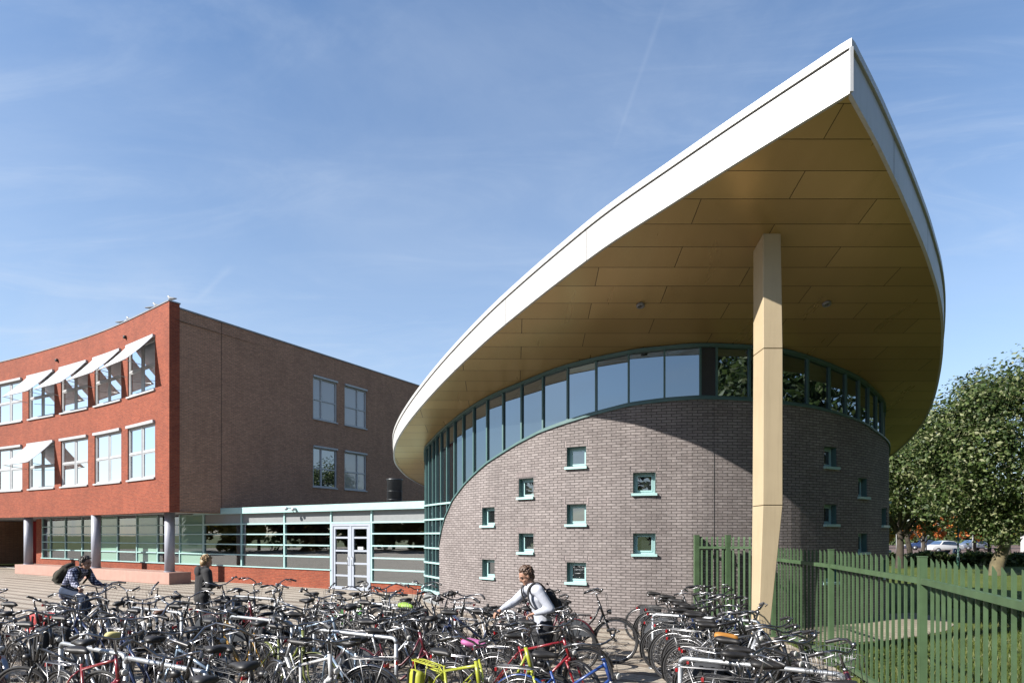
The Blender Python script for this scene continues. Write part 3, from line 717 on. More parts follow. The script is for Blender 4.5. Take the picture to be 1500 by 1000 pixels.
# gable
ZG = 11.5
gw = [(7.47, 9.1, 8.1, 10.25), (9.64, 11.3, 8.1, 10.25), (7.47, 9.1, 4.59, 6.63), (9.64, 11.3, 4.59, 6.63)]
gf = lambda t, z, off=0.0: gfn(t, z, off - .03)
mb = MB(); wall_with_holes(gf, .44, 25, lambda t: ZG, gw, .12, mb, z0=ZB, step=1.5)
mb.face([gf(.44, ZB), gf(25, ZB), gfn(25, ZB, -.5), gfn(.44, ZB, -.5)], 0, [(0, 0), (25, 0), (25, .5), (0, .5)])
mb.build('brown_gable', M['brown_brick'], school)
mb = MB(); p = [gf(.45, ZG + .002, .04), gf(25, ZG + .002, .04), gf(25, ZG + .002, -.4), gf(.45, ZG + .002, -.4)]; p += [v + Vector((0, 0, .06)) for v in p]
mb.raw(p, [(0, 3, 2, 1), (4, 5, 6, 7), (0, 1, 5, 4), (1, 2, 6, 5), (2, 3, 7, 6), (3, 0, 4, 7)], 0, False); mb.build('gable_coping', M['coping'], school)
mb = MB(); mb.bar(gf(2.35, ZB + .02, .004), gf(2.35, ZG - .02, .004), .008, .02, (GN.x, GN.y, 0)); mb.build('expansion_joint', M['dark_gap'], school)
for i, (a, b, z0, z1) in enumerate(gw):
    mb = MB(); frame_on(gf, a, b, z0, z1, .07, -.12, -.04, mb); mid = a + (b - a) * (.36 if i in (0, 2) else .6); zm = z0 + (z1 - z0) * .47
    mb.bar(gf(mid, z0 + .07, -.08), gf(mid, z1 - .07, -.08), .08, .07, (GN.x, GN.y, 0))
    mb.bar(gf(a + .07, zm, -.078), gf(mid - .04, zm, -.078), .07, .06); mb.bar(gf(mid + .04, zm, -.078), gf(b - .07, zm, -.078), .07, .06)
    f = mb.build('window', M['white_frame'], school)
    m2 = MB(); m2.face([gf(a + .05, z0 + .05, -.09), gf(b - .05, z0 + .05, -.09), gf(b - .05, z1 - .05, -.09), gf(a + .05, z1 - .05, -.09)]); m2.build('window_pane', M['glass_dark'] if i == 2 else M['glass_blind'], f)
    m2 = MB(); frame_on(gf, a - .03, b + .03, z0 - .05, z0 + .01, .05, -.12, .06, m2, sides='x'); m2.build('sill', M['white_frame'], f)
    m2 = MB(); frame_on(gf, a, b, z1 - .01, z1 + .08, .05, .004, .09, m2, sides='x'); m2.build('blind_box', M['white_frame'], f)
# roof, back and underside so the wing is solid
bp = [gfn(25, 0, -.5)]
mb = MB(); top = [ffn(fac.L * i / 20, ZG - .5, -.3) for i in range(21)] + [Vector((-27, 58, ZG - .5)), gfn(24.8, ZG - .5, -.3)]
mb.raw(top, [tuple(range(len(top)))], 0, False); mb.build('roof', M['roofing'], school)
mb = MB(); und = [ffn(fac.L * i / 20, ZB + .03, -.43) for i in range(21)] + [Vector((-27, 58, ZB + .03)), gfn(24.8, ZB + .03, -.45)]
mb.raw(und, [tuple(range(len(und)))], 0, False); mb.build('ceiling_slab', M['white_frame'], school)
mb = MB(); bk = [gfn(24.9, 0, -.1), Vector((-27, 58, 0)), ffn(fac.L, 0, -.3)]
for a, b in zip(bk, bk[1:]): mb.face([a, b, b + Vector((0, 0, ZG)), a + Vector((0, 0, ZG))], 0, [(0, 0), (10, 0), (10, ZG), (0, ZG)])
mb.build('rear_wall', M['brown_brick'], school)
# ground floor under the overhang: glazing in line with the link
gv = [15.765, 16.793, 18.585, 20.477, 22.403, 24.192, 26.037, 27.912, 29.787, 31.64]
mb = MB(); q = [(15.7, 0), (31.67, 0), (31.67, .72), (15.7, .72)]; mb.face([lfn(u, z, .03) for u, z in q], 0, q)
mb.face([lfn(15.7, .72, .03), lfn(31.67, .72, .03), lfn(31.67, .72, -.25), lfn(15.7, .72, -.25)], 0, [(0, 0), (16, 0), (16, .3), (0, .3)])
q = [(15.0, 0), (15.7, 0), (15.7, ZB), (15.0, ZB)]; mb.face([lfn(u, z, .03) for u, z in q], 0, q)
mb.face([lfn(15.0, 0, .03), lfn(15.0, 0, -3), lfn(15.0, ZB, -3), lfn(15.0, ZB, .03)], 0, [(0, 0), (3, 0), (3, ZB), (0, ZB)])
mb.face([lfn(15.7, .72, .03), lfn(15.7, .72, -.2), lfn(15.7, ZB, -.2), lfn(15.7, ZB, .03)], 0, [(0, 0), (.2, 0), (.2, 2.3), (0, 2.3)])
mb.build('ground_floor_brick', M['red_brick'], school)
mb = MB(); mb.bar(lfn(15.7, .745, 0), lfn(31.67, .745, 0), .18, .045)
for s in gv: mb.bar(lfn(s, .77, 0), lfn(s, 3.05, 0), .06, .09, (LN.x, LN.y, 0))
for z in (1.24, 1.69, 2.13, 2.57):
    for u, v in zip(gv, gv[1:]): mb.bar(lfn(u + .03, z, .02), lfn(v - .03, z, .02), .09, .05)
mb.build('glazing_frame', M['teal'], school)
etched = (4, 6, 8)
for i, (u, v) in enumerate(zip(gv, gv[1:])):
    mb = MB(); mb.face([lfn(u + .02, .76, -.01), lfn(v - .02, .76, -.01), lfn(v - .02, 3.05, -.01), lfn(u + .02, 3.05, -.01)]); mb.build('window_pane', M['glass_green'] if i in etched else M['glass_clear'], school)
mb = MB(); linkbox(9, 31, -5, -.3, -.02, .012, mb); mb.build('inner_floor', M['int_floor'], school)
mb = MB(); linkbox(9, 31.5, -5.2, -5.0, 0, ZB, mb); linkbox(24.3, 24.5, -5, -1, .012, ZB, mb); mb.build('inner_wall', M['int_wall'], school)
# dark red entrance
mb = MB(); linkbox(7.0, 15.0, -2.9, -2.75, 0, ZB, mb); mb.build('entrance_screen', M['dark_red'], school)
for a in (10.2, 11.4, 12.9, 14.0):
    mb = MB(); frame_on(lfn, a, a + .95, .05, 2.4, .14, -2.74, -2.69, mb); mb.bar(lfn(a + .14, 1.0, -2.72), lfn(a + .81, 1.0, -2.72), .04, .12); d = mb.build('entrance_door', M['dark_red'], school)
    mb = MB(); mb.face([lfn(a + .13, .15, -2.735), lfn(a + .82, .15, -2.735), lfn(a + .82, 2.3, -2.735), lfn(a + .13, 2.3, -2.735)]); mb.build('door_pane', M['glass_dark'], d)
    mb = MB(); mb.tube([lfn(a + .88, .9, -2.69), lfn(a + .88, .9, -2.64), lfn(a + .88, 1.3, -2.64), lfn(a + .88, 1.3, -2.69)], .014); mb.build('door_handle', M['steel'], d)
# pink concrete plinth with round steel pillars
def pfn(s, z, off): return lfn(s, z, off)
mb = MB(); linkbox(17.8, 32.55, 1.15, 2.12, 0, .5, mb)
pl = mb.build('pillar_plinth', M['pink'], school); b_ = pl.modifiers.new('bevel', 'BEVEL'); b_.width = .015; b_.segments = 2
for s, o in ((31.9, 1.72), (25.64, 1.72), (18.4, 1.72), (11.5, 1.72)):
    b = lfn(s, .5 if s > 15 else 0, o); mb = MB(); mb.tube([b, Vector((b.x, b.y, ZB + .02))], .2, 28); mb.tube([b, b + Vector((0, 0, .03))], .23, 28); mb.build('pillar', M['blue_steel'], school)
# ================================================================== GROUND
def uv_grid_mat(name, c1, c2, mortar, bw, rh, ms, rot, rings=False):
    """brick paving in world metres; rings adds the darker laid bands of the square"""
    c1, c2, mortar = ([x * ALB for x in c] for c in (c1, c2, mortar))
    m, N, L, out = nodes(name)
    b = N('BsdfPrincipled', Roughness=.85); b.inputs['Specular IOR Level'].default_value = .25
    tc = N('TexCoord'); mp = N('Mapping'); mp.inputs['Rotation'].default_value = (0, 0, R(rot)); L(tc.outputs['Object'], mp.inputs['Vector'])
    bt = N('TexBrick', Scale=1.0); bt.offset = .5
    for k, v in (('Color1', c4(c1)), ('Color2', c4(c2)), ('Mortar', c4(mortar)), ('Mortar Size', ms), ('Mortar Smooth', .2), ('Bias', 0.), ('Brick Width', bw), ('Row Height', rh)):
        bt.inputs[k].default_value = v
    L(mp.outputs['Vector'], bt.inputs['Vector'])
    nz = N('TexNoise', Scale=.7, Detail=7.0, Roughness=.65); L(tc.outputs['Object'], nz.inputs['Vector'])
    r = N('MapRange'); r.inputs['From Min'].default_value = .3; r.inputs['From Max'].default_value = .7; r.inputs['To Min'].default_value = .82; r.inputs['To Max'].default_value = 1.14
    L(nz.outputs['Fac'], r.inputs['Value'])
    col = bt.outputs['Color']
    if rings:
        mp2 = N('Mapping'); mp2.vector_type = 'TEXTURE'; mp2.inputs['Location'].default_value = (-25.0, 30.2, 0); mp2.inputs['Rotation'].default_value = (0, 0, R(-31)); L(tc.outputs['Object'], mp2.inputs['Vector'])
        sp = N('SeparateXYZ'); L(mp2.outputs['Vector'], sp.inputs[0])
        mn = N('Math'); mn.operation = 'MINIMUM'; mn.inputs[1].default_value = 0; L(sp.outputs['X'], mn.inputs[0])
        cb_ = N('CombineXYZ'); L(mn.outputs[0], cb_.inputs[0]); L(sp.outputs['Y'], cb_.inputs[1])
        ln = N('VectorMath'); ln.operation = 'LENGTH'; L(cb_.outputs[0], ln.inputs[0])
        dv = N('Math'); dv.operation = 'DIVIDE'; dv.inputs[1].default_value = .56; L(ln.outputs['Value'], dv.inputs[0])
        fr = N('Math'); fr.operation = 'FRACT'; L(dv.outputs[0], fr.inputs[0])
        gt = N('Math'); gt.operation = 'LESS_THAN'; gt.inputs[1].default_value = .34; L(fr.outputs[0], gt.inputs[0])
        mx = N('MixRGB'); mx.blend_type = 'MULTIPLY'; mx.inputs['Color2'].default_value = (.56, .52, .50, 1); L(gt.outputs[0], mx.inputs['Fac']); L(col, mx.inputs['Color1']); col = mx.outputs[0]
    v = N('VectorMath'); v.operation = 'SCALE'; L(col, v.inputs[0]); L(r.outputs['Result'], v.inputs['Scale']); L(v.outputs[0], b.inputs['Base Color'])
    bp = N('Bump', Strength=.4, Distance=.006); bp.invert = True; L(bt.outputs['Fac'], bp.inputs['Height']); L(bp.outputs['Normal'], b.inputs['Normal'])
    L(b.outputs['BSDF'], out.inputs['Surface']); return m
M['paving'] = uv_grid_mat('beige_brick_paving', (.60, .53, .445), (.52, .46, .38), (.25, .22, .18), .22, .11, .008, -31, True)
M['strip_paving'] = uv_grid_mat('pale_slab_paving', (.42, .38, .29), (.37, .33, .25), (.2, .18, .14), .3, .3, .008, 10)
def grass_mat(name, a, b_, c):
    a, b_, c = ([x * .62 for x in q] for q in (a, b_, c))
    m, N, L, out = nodes(name)
    b = N('BsdfPrincipled', Roughness=.9); b.inputs['Specular IOR Level'].default_value = .15
    tc = N('TexCoord'); n1 = N('TexNoise', Scale=.35, Detail=8.0, Roughness=.7); n2 = N('TexNoise', Scale=22., Detail=4.0)
    L(tc.outputs['Object'], n1.inputs['Vector']); L(tc.outputs['Object'], n2.inputs['Vector'])
    mx = N('Math'); mx.operation = 'MULTIPLY_ADD'; mx.inputs[1].default_value = .5; L(n2.outputs['Fac'], mx.inputs[0]); 
    h = N('Math'); h.operation = 'MULTIPLY'; h.inputs[1].default_value = .5; L(n1.outputs['Fac'], h.inputs[0]); L(h.outputs[0], mx.inputs[2])
    cr = N('ValToRGB'); e = cr.color_ramp.elements; e[0].position = .36; e[1].position = .64; e[0].color = c4(a); e[1].color = c4(c); k = e.new(.5); k.color = c4(b_)
    L(mx.outputs[0], cr.inputs['Fac']); L(cr.outputs['Color'], b.inputs['Base Color'])
    bp = N('Bump', Strength=.8, Distance=.04); L(n2.outputs['Fac'], bp.inputs['Height']); L(bp.outputs['Normal'], b.inputs['Normal'])
    L(b.outputs['BSDF'], out.inputs['Surface']); return m
M['lawn'] = grass_mat('lawn_turf', (.055, .085, .016), (.10, .14, .028), (.17, .19, .06))
M['asphalt'] = mat('red_brown_car_park_paving', (.17, .11, .09), .9, var=.2, scale=2, bump=.2)
def sheet(name, pts, z, m):
    mb = MB(); mb.face([(p[0], p[1], z) for p in pts]); o = mb.build(name, m)
    bm = bmesh.new(); bm.from_mesh(o.data); bmesh.ops.triangulate(bm, faces=bm.faces); bm.normal_update()
    for f in bm.faces:
        if f.normal.z < 0: f.normal_flip()
    bm.to_mesh(o.data); bm.free(); return struct(o)
sheet('ground', [(-1500, -1500), (1500, -1500), (1500, 1500), (-1500, 1500)], -.008, M['lawn'])
FL = [(3.18, 3.2), (3.40, 3.75), (4.46, 6.68), (5.15, 9.92), (5.42, 12.73), (5.55, 13.6)]
sheet('paving', [(-90, -40), (30, -40), (3.0, 1.0)] + FL + [(4.5, 20), (-3, 24), (-13, 30), (-24, 37), (-40, 44), (-90, 44)], 0, M['paving'])
strip = [drum.pos(s, 0) for s in (10.5, 11.5, 12.5, 13.5, 14.5, 15.5, 16.5)] + [drum.pos(s, o) for s, o in ((17.2, .7), (16.5, 1.3), (15.5, 1.7), (14.5, 1.85), (13.5, 1.9), (12.5, 1.9), (11.6, 1.9))]
sheet('path', [(5.43, 12.9), (5.55, 13.4)] + [(p.x, p.y) for p in strip[2:]], .004, M['strip_paving'])
sheet('parking_court', [(22, 58), (120, 44), (160, 60), (160, 130), (22, 130)], -.002, M['asphalt'])
# grass blades on the lawn near the fence
M['blade'] = leafmat('grass_blade', [(0, (.06, .09, .015)), (.5, (.12, .16, .03)), (1, (.24, .25, .09))], .3)
def fence_x(y):
    for a, b in zip(FL, FL[1:]):
        if a[1] <= y <= b[1]: return a[0] + (b[0] - a[0]) * (y - a[1]) / (b[1] - a[1])
    return FL[0][0] + (y - FL[0][1]) * .25
mb = MB(); g_rnd = random.Random(5); cnt = 0
while cnt < 26000:
    y = 3.5 + 16 * g_rnd.random() ** 1.3; x = fence_x(y) + .02 + g_rnd.random() * (2.2 + y * .55)
    p = Vector((x, y))
    if y > 10.5 and min((p - drum.pos(10.5 + .5 * k)).length for k in range(24)) < 2.0: continue
    if (p - Vector((4.4, 20))).length < 8: continue
    h = .05 + .07 * g_rnd.random(); a = g_rnd.random() * 6.28; wd = .006 + y * .0006; lx, ly = (g_rnd.random() - .5) * .08, (g_rnd.random() - .5) * .08
    mb.v += [Vector((x - wd * math.cos(a), y - wd * math.sin(a), -.005)), Vector((x + wd * math.cos(a), y + wd * math.sin(a), -.005)), Vector((x + lx, y + ly, h))]
    k = len(mb.v); mb.f.append((k - 3, k - 2, k - 1)); mb.m.append(0); mb.sm.append(False); mb.uv.append(None); cnt += 1
g_ = mb.build('grass', M['blade']); tag(g_, 'short lawn grass growing behind the green fence', 'grass', None, 'stuff')

# ================================================================== GREEN FENCE
M['green'] = mat('dark_green_fence_paint', (.088, .155, .074), .45, var=.16, scale=5, stain=.35)
def picket(mb, x, y, dirv, z0, z1, w=.013, t=.014):
    """flat bar picket with a cut, leaning-forward point"""
    n = Vector((-dirv.y, dirv.x)); c = Vector((x, y))
    a = [c - dirv * w - n * t, c + dirv * w - n * t, c + dirv * w + n * t, c - dirv * w + n * t]
    vs = [Vector((p.x, p.y, z0)) for p in a] + [Vector((a[0].x, a[0].y, z1 - .05)), Vector((a[1].x, a[1].y, z1 - .05)), Vector((a[2].x, a[2].y, z1)), Vector((a[3].x, a[3].y, z1))]
    mb.raw(vs, [(3, 2, 1, 0), (4, 5, 6, 7), (0, 1, 5, 4), (1, 2, 6, 5), (2, 3, 7, 6), (3, 0, 4, 7)], 0, False)
fence = thing('railing_fence', 'dark green steel picket fence curving from the round hall towards the foreground', 'fence', (5.0, 9, 0))
FP = [(2.5, 1.6), (3.40, 3.75), (4.46, 6.68), (5.15, 9.92), (5.42, 12.73)]
pk = MB(); rl = MB()
for i, (a, b) in enumerate(zip(FP, FP[1:])):
    a, b = Vector(a), Vector(b); d = b - a; L_ = d.length; d.normalize(); n = Vector((-d.y, d.x))
    for z in (1.60, .16):
        rl.bar((a.x + d.x * .04, a.y + d.y * .04, z), (b.x - d.x * .04, b.y - d.y * .04, z), .012 + .045, .062)
    k = int((L_ - .1) / .18)
    for j in range(1, k + 1):
        p = a + d * (L_ * j / (k + 1)) - n * .046
        picket(pk, p.x, p.y, d, .06, 1.85)
pk.build('pickets', M['green'], fence); rl.build('rails', M['green'], fence)
for i, (x, y) in enumerate(FP):
    d = (Vector(FP[min(i + 1, 4)]) - Vector(FP[max(i - 1, 0)])).normalized()
    mb = MB(); rot = Matrix.Rotation(math.atan2(d.y, d.x), 3, 'Z')
    mb.box((x, y, .93), (.075, .075, 1.86), rot); mb.box((x, y, 1.865), (.085, .085, .012), rot); mb.box((x, y, .006), (.16, .16, .012), rot)
    o = mb.build('post', M['green'], fence)
gate = thing('fence_gate', 'green picket gate between the brick wall and the cream column', 'gate', (4.4, 13.05, 0))
a, b, c = Vector((4.0, 13.32)), Vector((4.62, 13.15)), Vector((5.42, 12.80))
for (u, v) in ((a, b), (b, c)):
    pk = MB(); d = v - u; L_ = d.length; d.normalize(); n = Vector((-d.y, d.x)); k = int(L_ / .1)
    for j in range(1, k):
        p = u + d * (L_ * j / k); picket(pk, p.x, p.y, d, .08, 2.06, .02, .016)
    for z in (1.83, .2): pk.bar((u.x + d.x * .05 - n.x * .03, u.y + d.y * .05 - n.y * .03, z), (v.x - d.x * .05 - n.x * .03, v.y - d.y * .05 - n.y * .03, z), .03, .05)
    pk.build('gate_leaf' if u == a else 'side_panel', M['green'], gate)
for p in (a, b):
    mb = MB(); mb.box((p.x, p.y, 1.045), (.10, .10, 2.09)); mb.box((p.x, p.y, 2.095), (.108, .108, .012)); mb.build('post', M['green'], gate)
mb = MB(); mb.tube([(b.x - .05, b.y - .04, 1.05), (b.x - .05, b.y - .13, 1.05), (b.x - .16, b.y - .13, 1.05)], .011); mb.build('handle', M['steel'], gate)

# ================================================================== TREES
M['bark'] = mat('grey_brown_bark', (.07, .056, .04), .95, var=.35, scale=5, bump=.8, bscale=18)
M['bark_moss'] = mat('greenish_bark', (.16, .132, .07), .95, var=.3, scale=4, bump=.8, bscale=18)
M['linden'] = leafmat('linden_leaf', [(0, (.03, .055, .014)), (.4, (.06, .10, .025)), (.66, (.11, .155, .042)), (.84, (.20, .23, .09)), (1, (.36, .37, .22))], .4)
M['green_leaf'] = leafmat('mid_green_leaf', [(0, (.03, .06, .012)), (.6, (.07, .11, .025)), (1, (.16, .18, .05))])
M['orange_leaf'] = leafmat('orange_autumn_leaf', [(0, (.40, .09, .02)), (.5, (.62, .17, .035)), (1, (.70, .36, .07))])
M['brown_leaf'] = leafmat('brown_autumn_leaf', [(0, (.07, .035, .012)), (.6, (.15, .075, .025)), (1, (.26, .15, .05))])
M['yellow_leaf'] = leafmat('yellow_autumn_leaf', [(0, (.22, .18, .02)), (.5, (.38, .30, .04)), (1, (.5, .42, .10))])
def crown(mb, c, rad, n, leaf, rr, clumps=60, shape=None):
    cs = []
    for k in range(clumps):
        while True:
            v = Vector((rr.uniform(-1, 1), rr.uniform(-1, 1), rr.uniform(-1, 1)))
            if .3 < v.length < 1: break
        v = v.normalized() * (.5 + .5 * rr.random() ** .5)
        if shape: v = shape(v)
        cs.append((Vector((v.x * rad[0], v.y * rad[1], v.z * rad[2])), (.16 + .2 * rr.random()) * (rad[0] + rad[2]) / 2))
    for i in range(n):
        q, r = cs[rr.randrange(clumps)]
        d = Vector((rr.gauss(0, 1), rr.gauss(0, 1), rr.gauss(0, 1))).normalized()
        p = c + q + d * r * rr.random() ** .45 * Vector((1, 1, .8)).length / 1.6
        nrm = (d * .7 + Vector((0, 0, .55)) + Vector((rr.gauss(0, .5), rr.gauss(0, .5), rr.gauss(0, .5)))).normalized()
        t = nrm.cross(Vector((rr.gauss(0, 1), rr.gauss(0, 1), rr.gauss(0, 1)))).normalized(); b = nrm.cross(t)
        s = leaf * (.6 + .8 * rr.random())
        k = len(mb.v)
        mb.v += [p - t * s, p + b * s * .55 - nrm * s * .1, p + t * s, p - b * s * .55 - nrm * s * .1]
        mb.f.append((k, k + 1, k + 2, k + 3)); mb.m.append(0); mb.sm.append(False); mb.uv.append(None)
def tree(name, label, loc, h_trunk, lean, r_trunk, cc, rad, n, leaf, lm, seed, group=None, bark='bark', clumps=60, shape=None, cat='tree'):
    rr = random.Random(seed); t = thing(name, label, cat, loc, group); b = Vector(loc)
    top = b + Vector((lean[0], lean[1], h_trunk)); mb = MB()
    pts = [b + (top - b) * (i / 6) + Vector((rr.gauss(0, .04), rr.gauss(0, .04), 0)) * (1 if 0 < i < 6 else 0) for i in range(7)]
    mb.tube([b - Vector((0, 0, .1))] + pts, [r_trunk * 1.5] + [r_trunk * (1.25 - .55 * i / 6) for i in range(7)], 10)
    C_ = b + Vector(cc)
    for k in range(9):
        a = 2 * math.pi * k / 9 + rr.random(); e = C_ + Vector((math.cos(a) * rad[0] * .7, math.sin(a) * rad[1] * .7, rr.uniform(-.6, .5) * rad[2]))
        s = b + (top - b) * (.55 + .42 * rr.random()); m_ = s * .5 + e * .5 + Vector((0, 0, .12 * rad[2]))
        mb.tube([s, m_, e], [r_trunk * .42, r_trunk * .26, r_trunk * .07], 6)
    mb.tube([top, C_ + Vector((0, 0, rad[2] * .6))], [r_trunk * .65, r_trunk * .1], 7)
    mb.build('trunk', M[bark], t)
    mb = MB(); crown(mb, C_, rad, n, leaf, rr, clumps, shape); mb.build('crown', M[lm], t); return t
egg = lambda v: Vector((v.x * (1 - .28 * max(v.z, 0)), v.y * (1 - .28 * max(v.z, 0)), v.z))
tree('linden_tree', 'large dense linden with leaning mossy trunk behind the fence, tallest at the right', (25.2, 32.0, 0), 3.2, (.95, .2), .27, (.75, .2, 6.4), (4.55, 4.4, 4.25), 52000, .105, 'linden', 3, bark='bark_moss', clumps=130, shape=egg)
tree('linden_tree', 'linden beside the brick hall, half hidden by its roof overhang, smaller and farther', (24.6, 39.0, 0), 3.0, (.1, .1), .20, (.2, .2, 6.0), (4.2, 4.2, 3.4), 26000, .11, 'linden', 8, clumps=100, shape=egg)
tree('young_tree', 'young tree with thin pale trunk close behind the smaller linden', (30.2, 46.5, 0), 3.2, (-.5, 0), .17, (.6, .5, 5.6), (2.9, 2.9, 2.4), 11000, .115, 'linden', 9, clumps=40)
tree('maple_tree', 'small maple in bright orange autumn leaf, left of the white car', (39.5, 59.0, 0), 2.1, (0, 0), .15, (0, 0, 3.3), (2.2, 2.2, 1.5), 2600, .19, 'orange_leaf', 21, 'orange maples at the car park', clumps=22)
tree('maple_tree', 'small round maple in orange leaf directly above the white car', (49.7, 66.0, 0), 2.2, (0, 0), .14, (0, 0, 3.5), (2.4, 2.4, 1.75), 3000, .19, 'orange_leaf', 22, 'orange maples at the car park', clumps=22)
tree('yellowing_tree', 'small yellowing tree right of the orange maples', (50.2, 62.0, 0), 2.1, (0, 0), .13, (0, 0, 3.7), (2.0, 2.0, 1.9), 2400, .18, 'yellow_leaf', 23, clumps=22)
tree('green_tree', 'low green tree with a thin straight trunk left of the leaning linden trunk', (33.4, 43.0, 0), 2.3, (0, 0), .11, (.2, 0, 3.6), (2.5, 2.2, 1.4), 2600, .17, 'green_leaf', 24, clumps=26)
for k, (x, y, h, q, lab) in enumerate([(40, 92, 6, 'green_leaf', 'mid green far tree showing just right of the brick hall'), (58, 97, 7, 'yellow_leaf', 'yellowish far tree behind the dark blue car'), (72, 95, 6.5, 'green_leaf', 'mid green far tree behind the white car'), (88, 99, 7, 'yellow_leaf', 'yellowish far tree behind the leaning linden trunk'), (100, 112, 9, 'green_leaf', 'far tree beyond the white low building')]):
    tree('far_tree', lab, (x, y, 0), h * .35, (0, 0), .2, (0, 0, h * .58), (h * .55, h * .5, h * .42), 2200, .34, q, 40 + k, 'trees along the far side of the car park', clumps=26)
def hedge(x0, y0, x1, y1, h, w_, n, lm, label, seed):
    rr = random.Random(seed); t = thing('hedge', label, 'hedge', ((x0 + x1) / 2, (y0 + y1) / 2, 0)); mb = MB()
    a, b = Vector((x0, y0, 0)), Vector((x1, y1, 0)); d = (b - a).normalized(); nn = Vector((-d.y, d.x, 0))
    for i in range(n):
        u = rr.random(); hh = h * (.85 + .25 * math.sin(u * 31 + seed) * .5); p = a + (b - a) * u + nn * rr.uniform(-w_, w_) + Vector((0, 0, hh * rr.random() ** .6))
        nrm = Vector((rr.gauss(0, 1), rr.gauss(0, 1), rr.gauss(.5, 1))).normalized(); tt = nrm.cross(Vector((rr.gauss(0, 1), rr.gauss(0, 1), rr.gauss(0, 1)))).normalized(); bb = nrm.cross(tt); s = .12 * (.6 + .8 * rr.random()) * (1 + y0 / 70)
        k = len(mb.v); mb.v += [p - tt * s, p + bb * s * .55, p + tt * s, p - bb * s * .55]; mb.f.append((k, k + 1, k + 2, k + 3)); mb.m.append(0); mb.sm.append(False); mb.uv.append(None)
    mb.build('foliage', M[lm], t)
    mb = MB()
    for i in range(int((b - a).length / .6)): q = a + d * (.3 + .6 * i); mb.tube([q, q + Vector((.05, 0, h * .7))], .02, 5)
    mb.build('stems', M['bark'], t)
hedge(20, 44, 35, 41.5, .95, .6, 5000, 'linden', 'low dark green hedge in front of the small red-brown court', 2)
hedge(37, 44.5, 54, 39, .9, .7, 5200, 'linden', 'low dark hedge under the large linden at the right', 3)
hedge(28, 125, 150, 115, 4.5, 2.5, 9000, 'green_leaf', 'tall far hedge closing the car park behind the cars', 4)
# low white building at the right edge
wb = thing('low_building', 'low white flat-roofed building at the right edge behind the large tree', 'building', (64, 70, 0))
mb = MB(); mb.box((70.4, 73.25, 2.0), (15, 5.5, 4.0)); mb.build('wall', M['white'], wb)
mb = MB(); mb.box((70.4, 73.25, 4.15), (15.6, 6.1, .3)); mb.build('roof', M['coping'], wb)
for k in range(5):
    mb = MB(); x = 63.1 + k * 2.95; fn = lambda s, z, o=0: Vector((s, 70.5 - o, z)); frame_on(fn, x, x + 2.2, .6, 2.6, .09, -.02, .04, mb); mb.bar((x + 1.1, 70.49, .7), (x + 1.1, 70.49, 2.5), .08, .06); f = mb.build('window', M['white_frame'], wb)
    mb = MB(); mb.face([(x + .05, 70.49, .65), (x + 2.15, 70.49, .65), (x + 2.15, 70.49, 2.55), (x + .05, 70.49, 2.55)]); mb.build('pane', M['glass_dark'], f)
# reflections: unseen trees across the street behind the viewpoint, row packed to block fill
for k, (x, y, h, q) in enumerate([(-34, -30, 9, 'yellow_leaf'), (-26, -27, 10, 'brown_leaf'), (-20, -25, 11, 'green_leaf'), (-14, -27, 10.5, 'linden'), (-8.5, -25, 11, 'brown_leaf'), (-3, -27, 10.5, 'linden'), (2.5, -25, 11, 'green_leaf'), (8, -27, 11.5, 'linden'), (13.5, -26, 12, 'brown_leaf'), (20, -26, 12, 'linden'), (30, -20, 13, 'linden'), (40, -6, 11, 'linden')]):
    tree('street_tree', ['yellowing', 'broad brown', 'round green', 'dense linden', 'brown leaved', 'low dense linden', 'broad green', 'full linden', 'tall brown', 'tall dark linden', 'tallest dark linden', 'dark linden'][k] + ' tree across the street, mirrored in the hall windows', (x, y, 0), h * .35, (0, 0), .25, (0, 0, h * .58), (h * .5, h * .5, h * .42), 2600, .42, q, 60 + k, 'trees mirrored in the windows', clumps=30)

for k, (x, y, h, q) in enumerate([(-64, 24, 8, 'yellow_leaf'), (-66, 15, 9, 'brown_leaf'), (-65, 7, 8.5, 'green_leaf'), (-63, -1, 9, 'brown_leaf'), (-62, -9, 9, 'yellow_leaf'), (-60, -17, 9, 'brown_leaf'), (-73, 20, 13, 'linden'), (-74, 10, 13, 'linden'), (-73, 1, 13, 'linden'), (-70, -9, 13, 'linden')]):
    tree('autumn_tree', ('dark linden' if q == 'linden' else {'y': 'yellowing', 'b': 'brown', 'g': 'dull green'}[q[0]] + ' tree') + ' beyond the left side of the square, mirrored in the glass link', (x, y, 0), h * .3, (0, 0), .2, (0, 0, h * .52), (h * .62, h * .62, h * .47), 3400, .42, q, 80 + k, 'trees mirrored in the glass link', clumps=30)
for k, (x, y, h) in enumerate([(14.5, 4.0, 12), (19.0, 11.5, 13), (26.5, 20.0, 13), (12.5, -4, 13), (15.5, -11, 13), (22, -5, 14), (24, 4, 14), (29, 12, 14), (10, -10.5, 11), (21, -14, 14)]):  # out-of-view lindens for reflections, row thickened to keep fill light off the hall
    tree('linden_tree', 'linden beyond the right edge of the picture, mirrored in the right hall windows', (x, y, 0), h * .28, (0, 0), .3, (0, 0, h * .6), (h * .34, h * .34, h * .44), 11000, .19, 'linden', 95 + k, 'lindens beside the lawn', clumps=60, shape=egg)
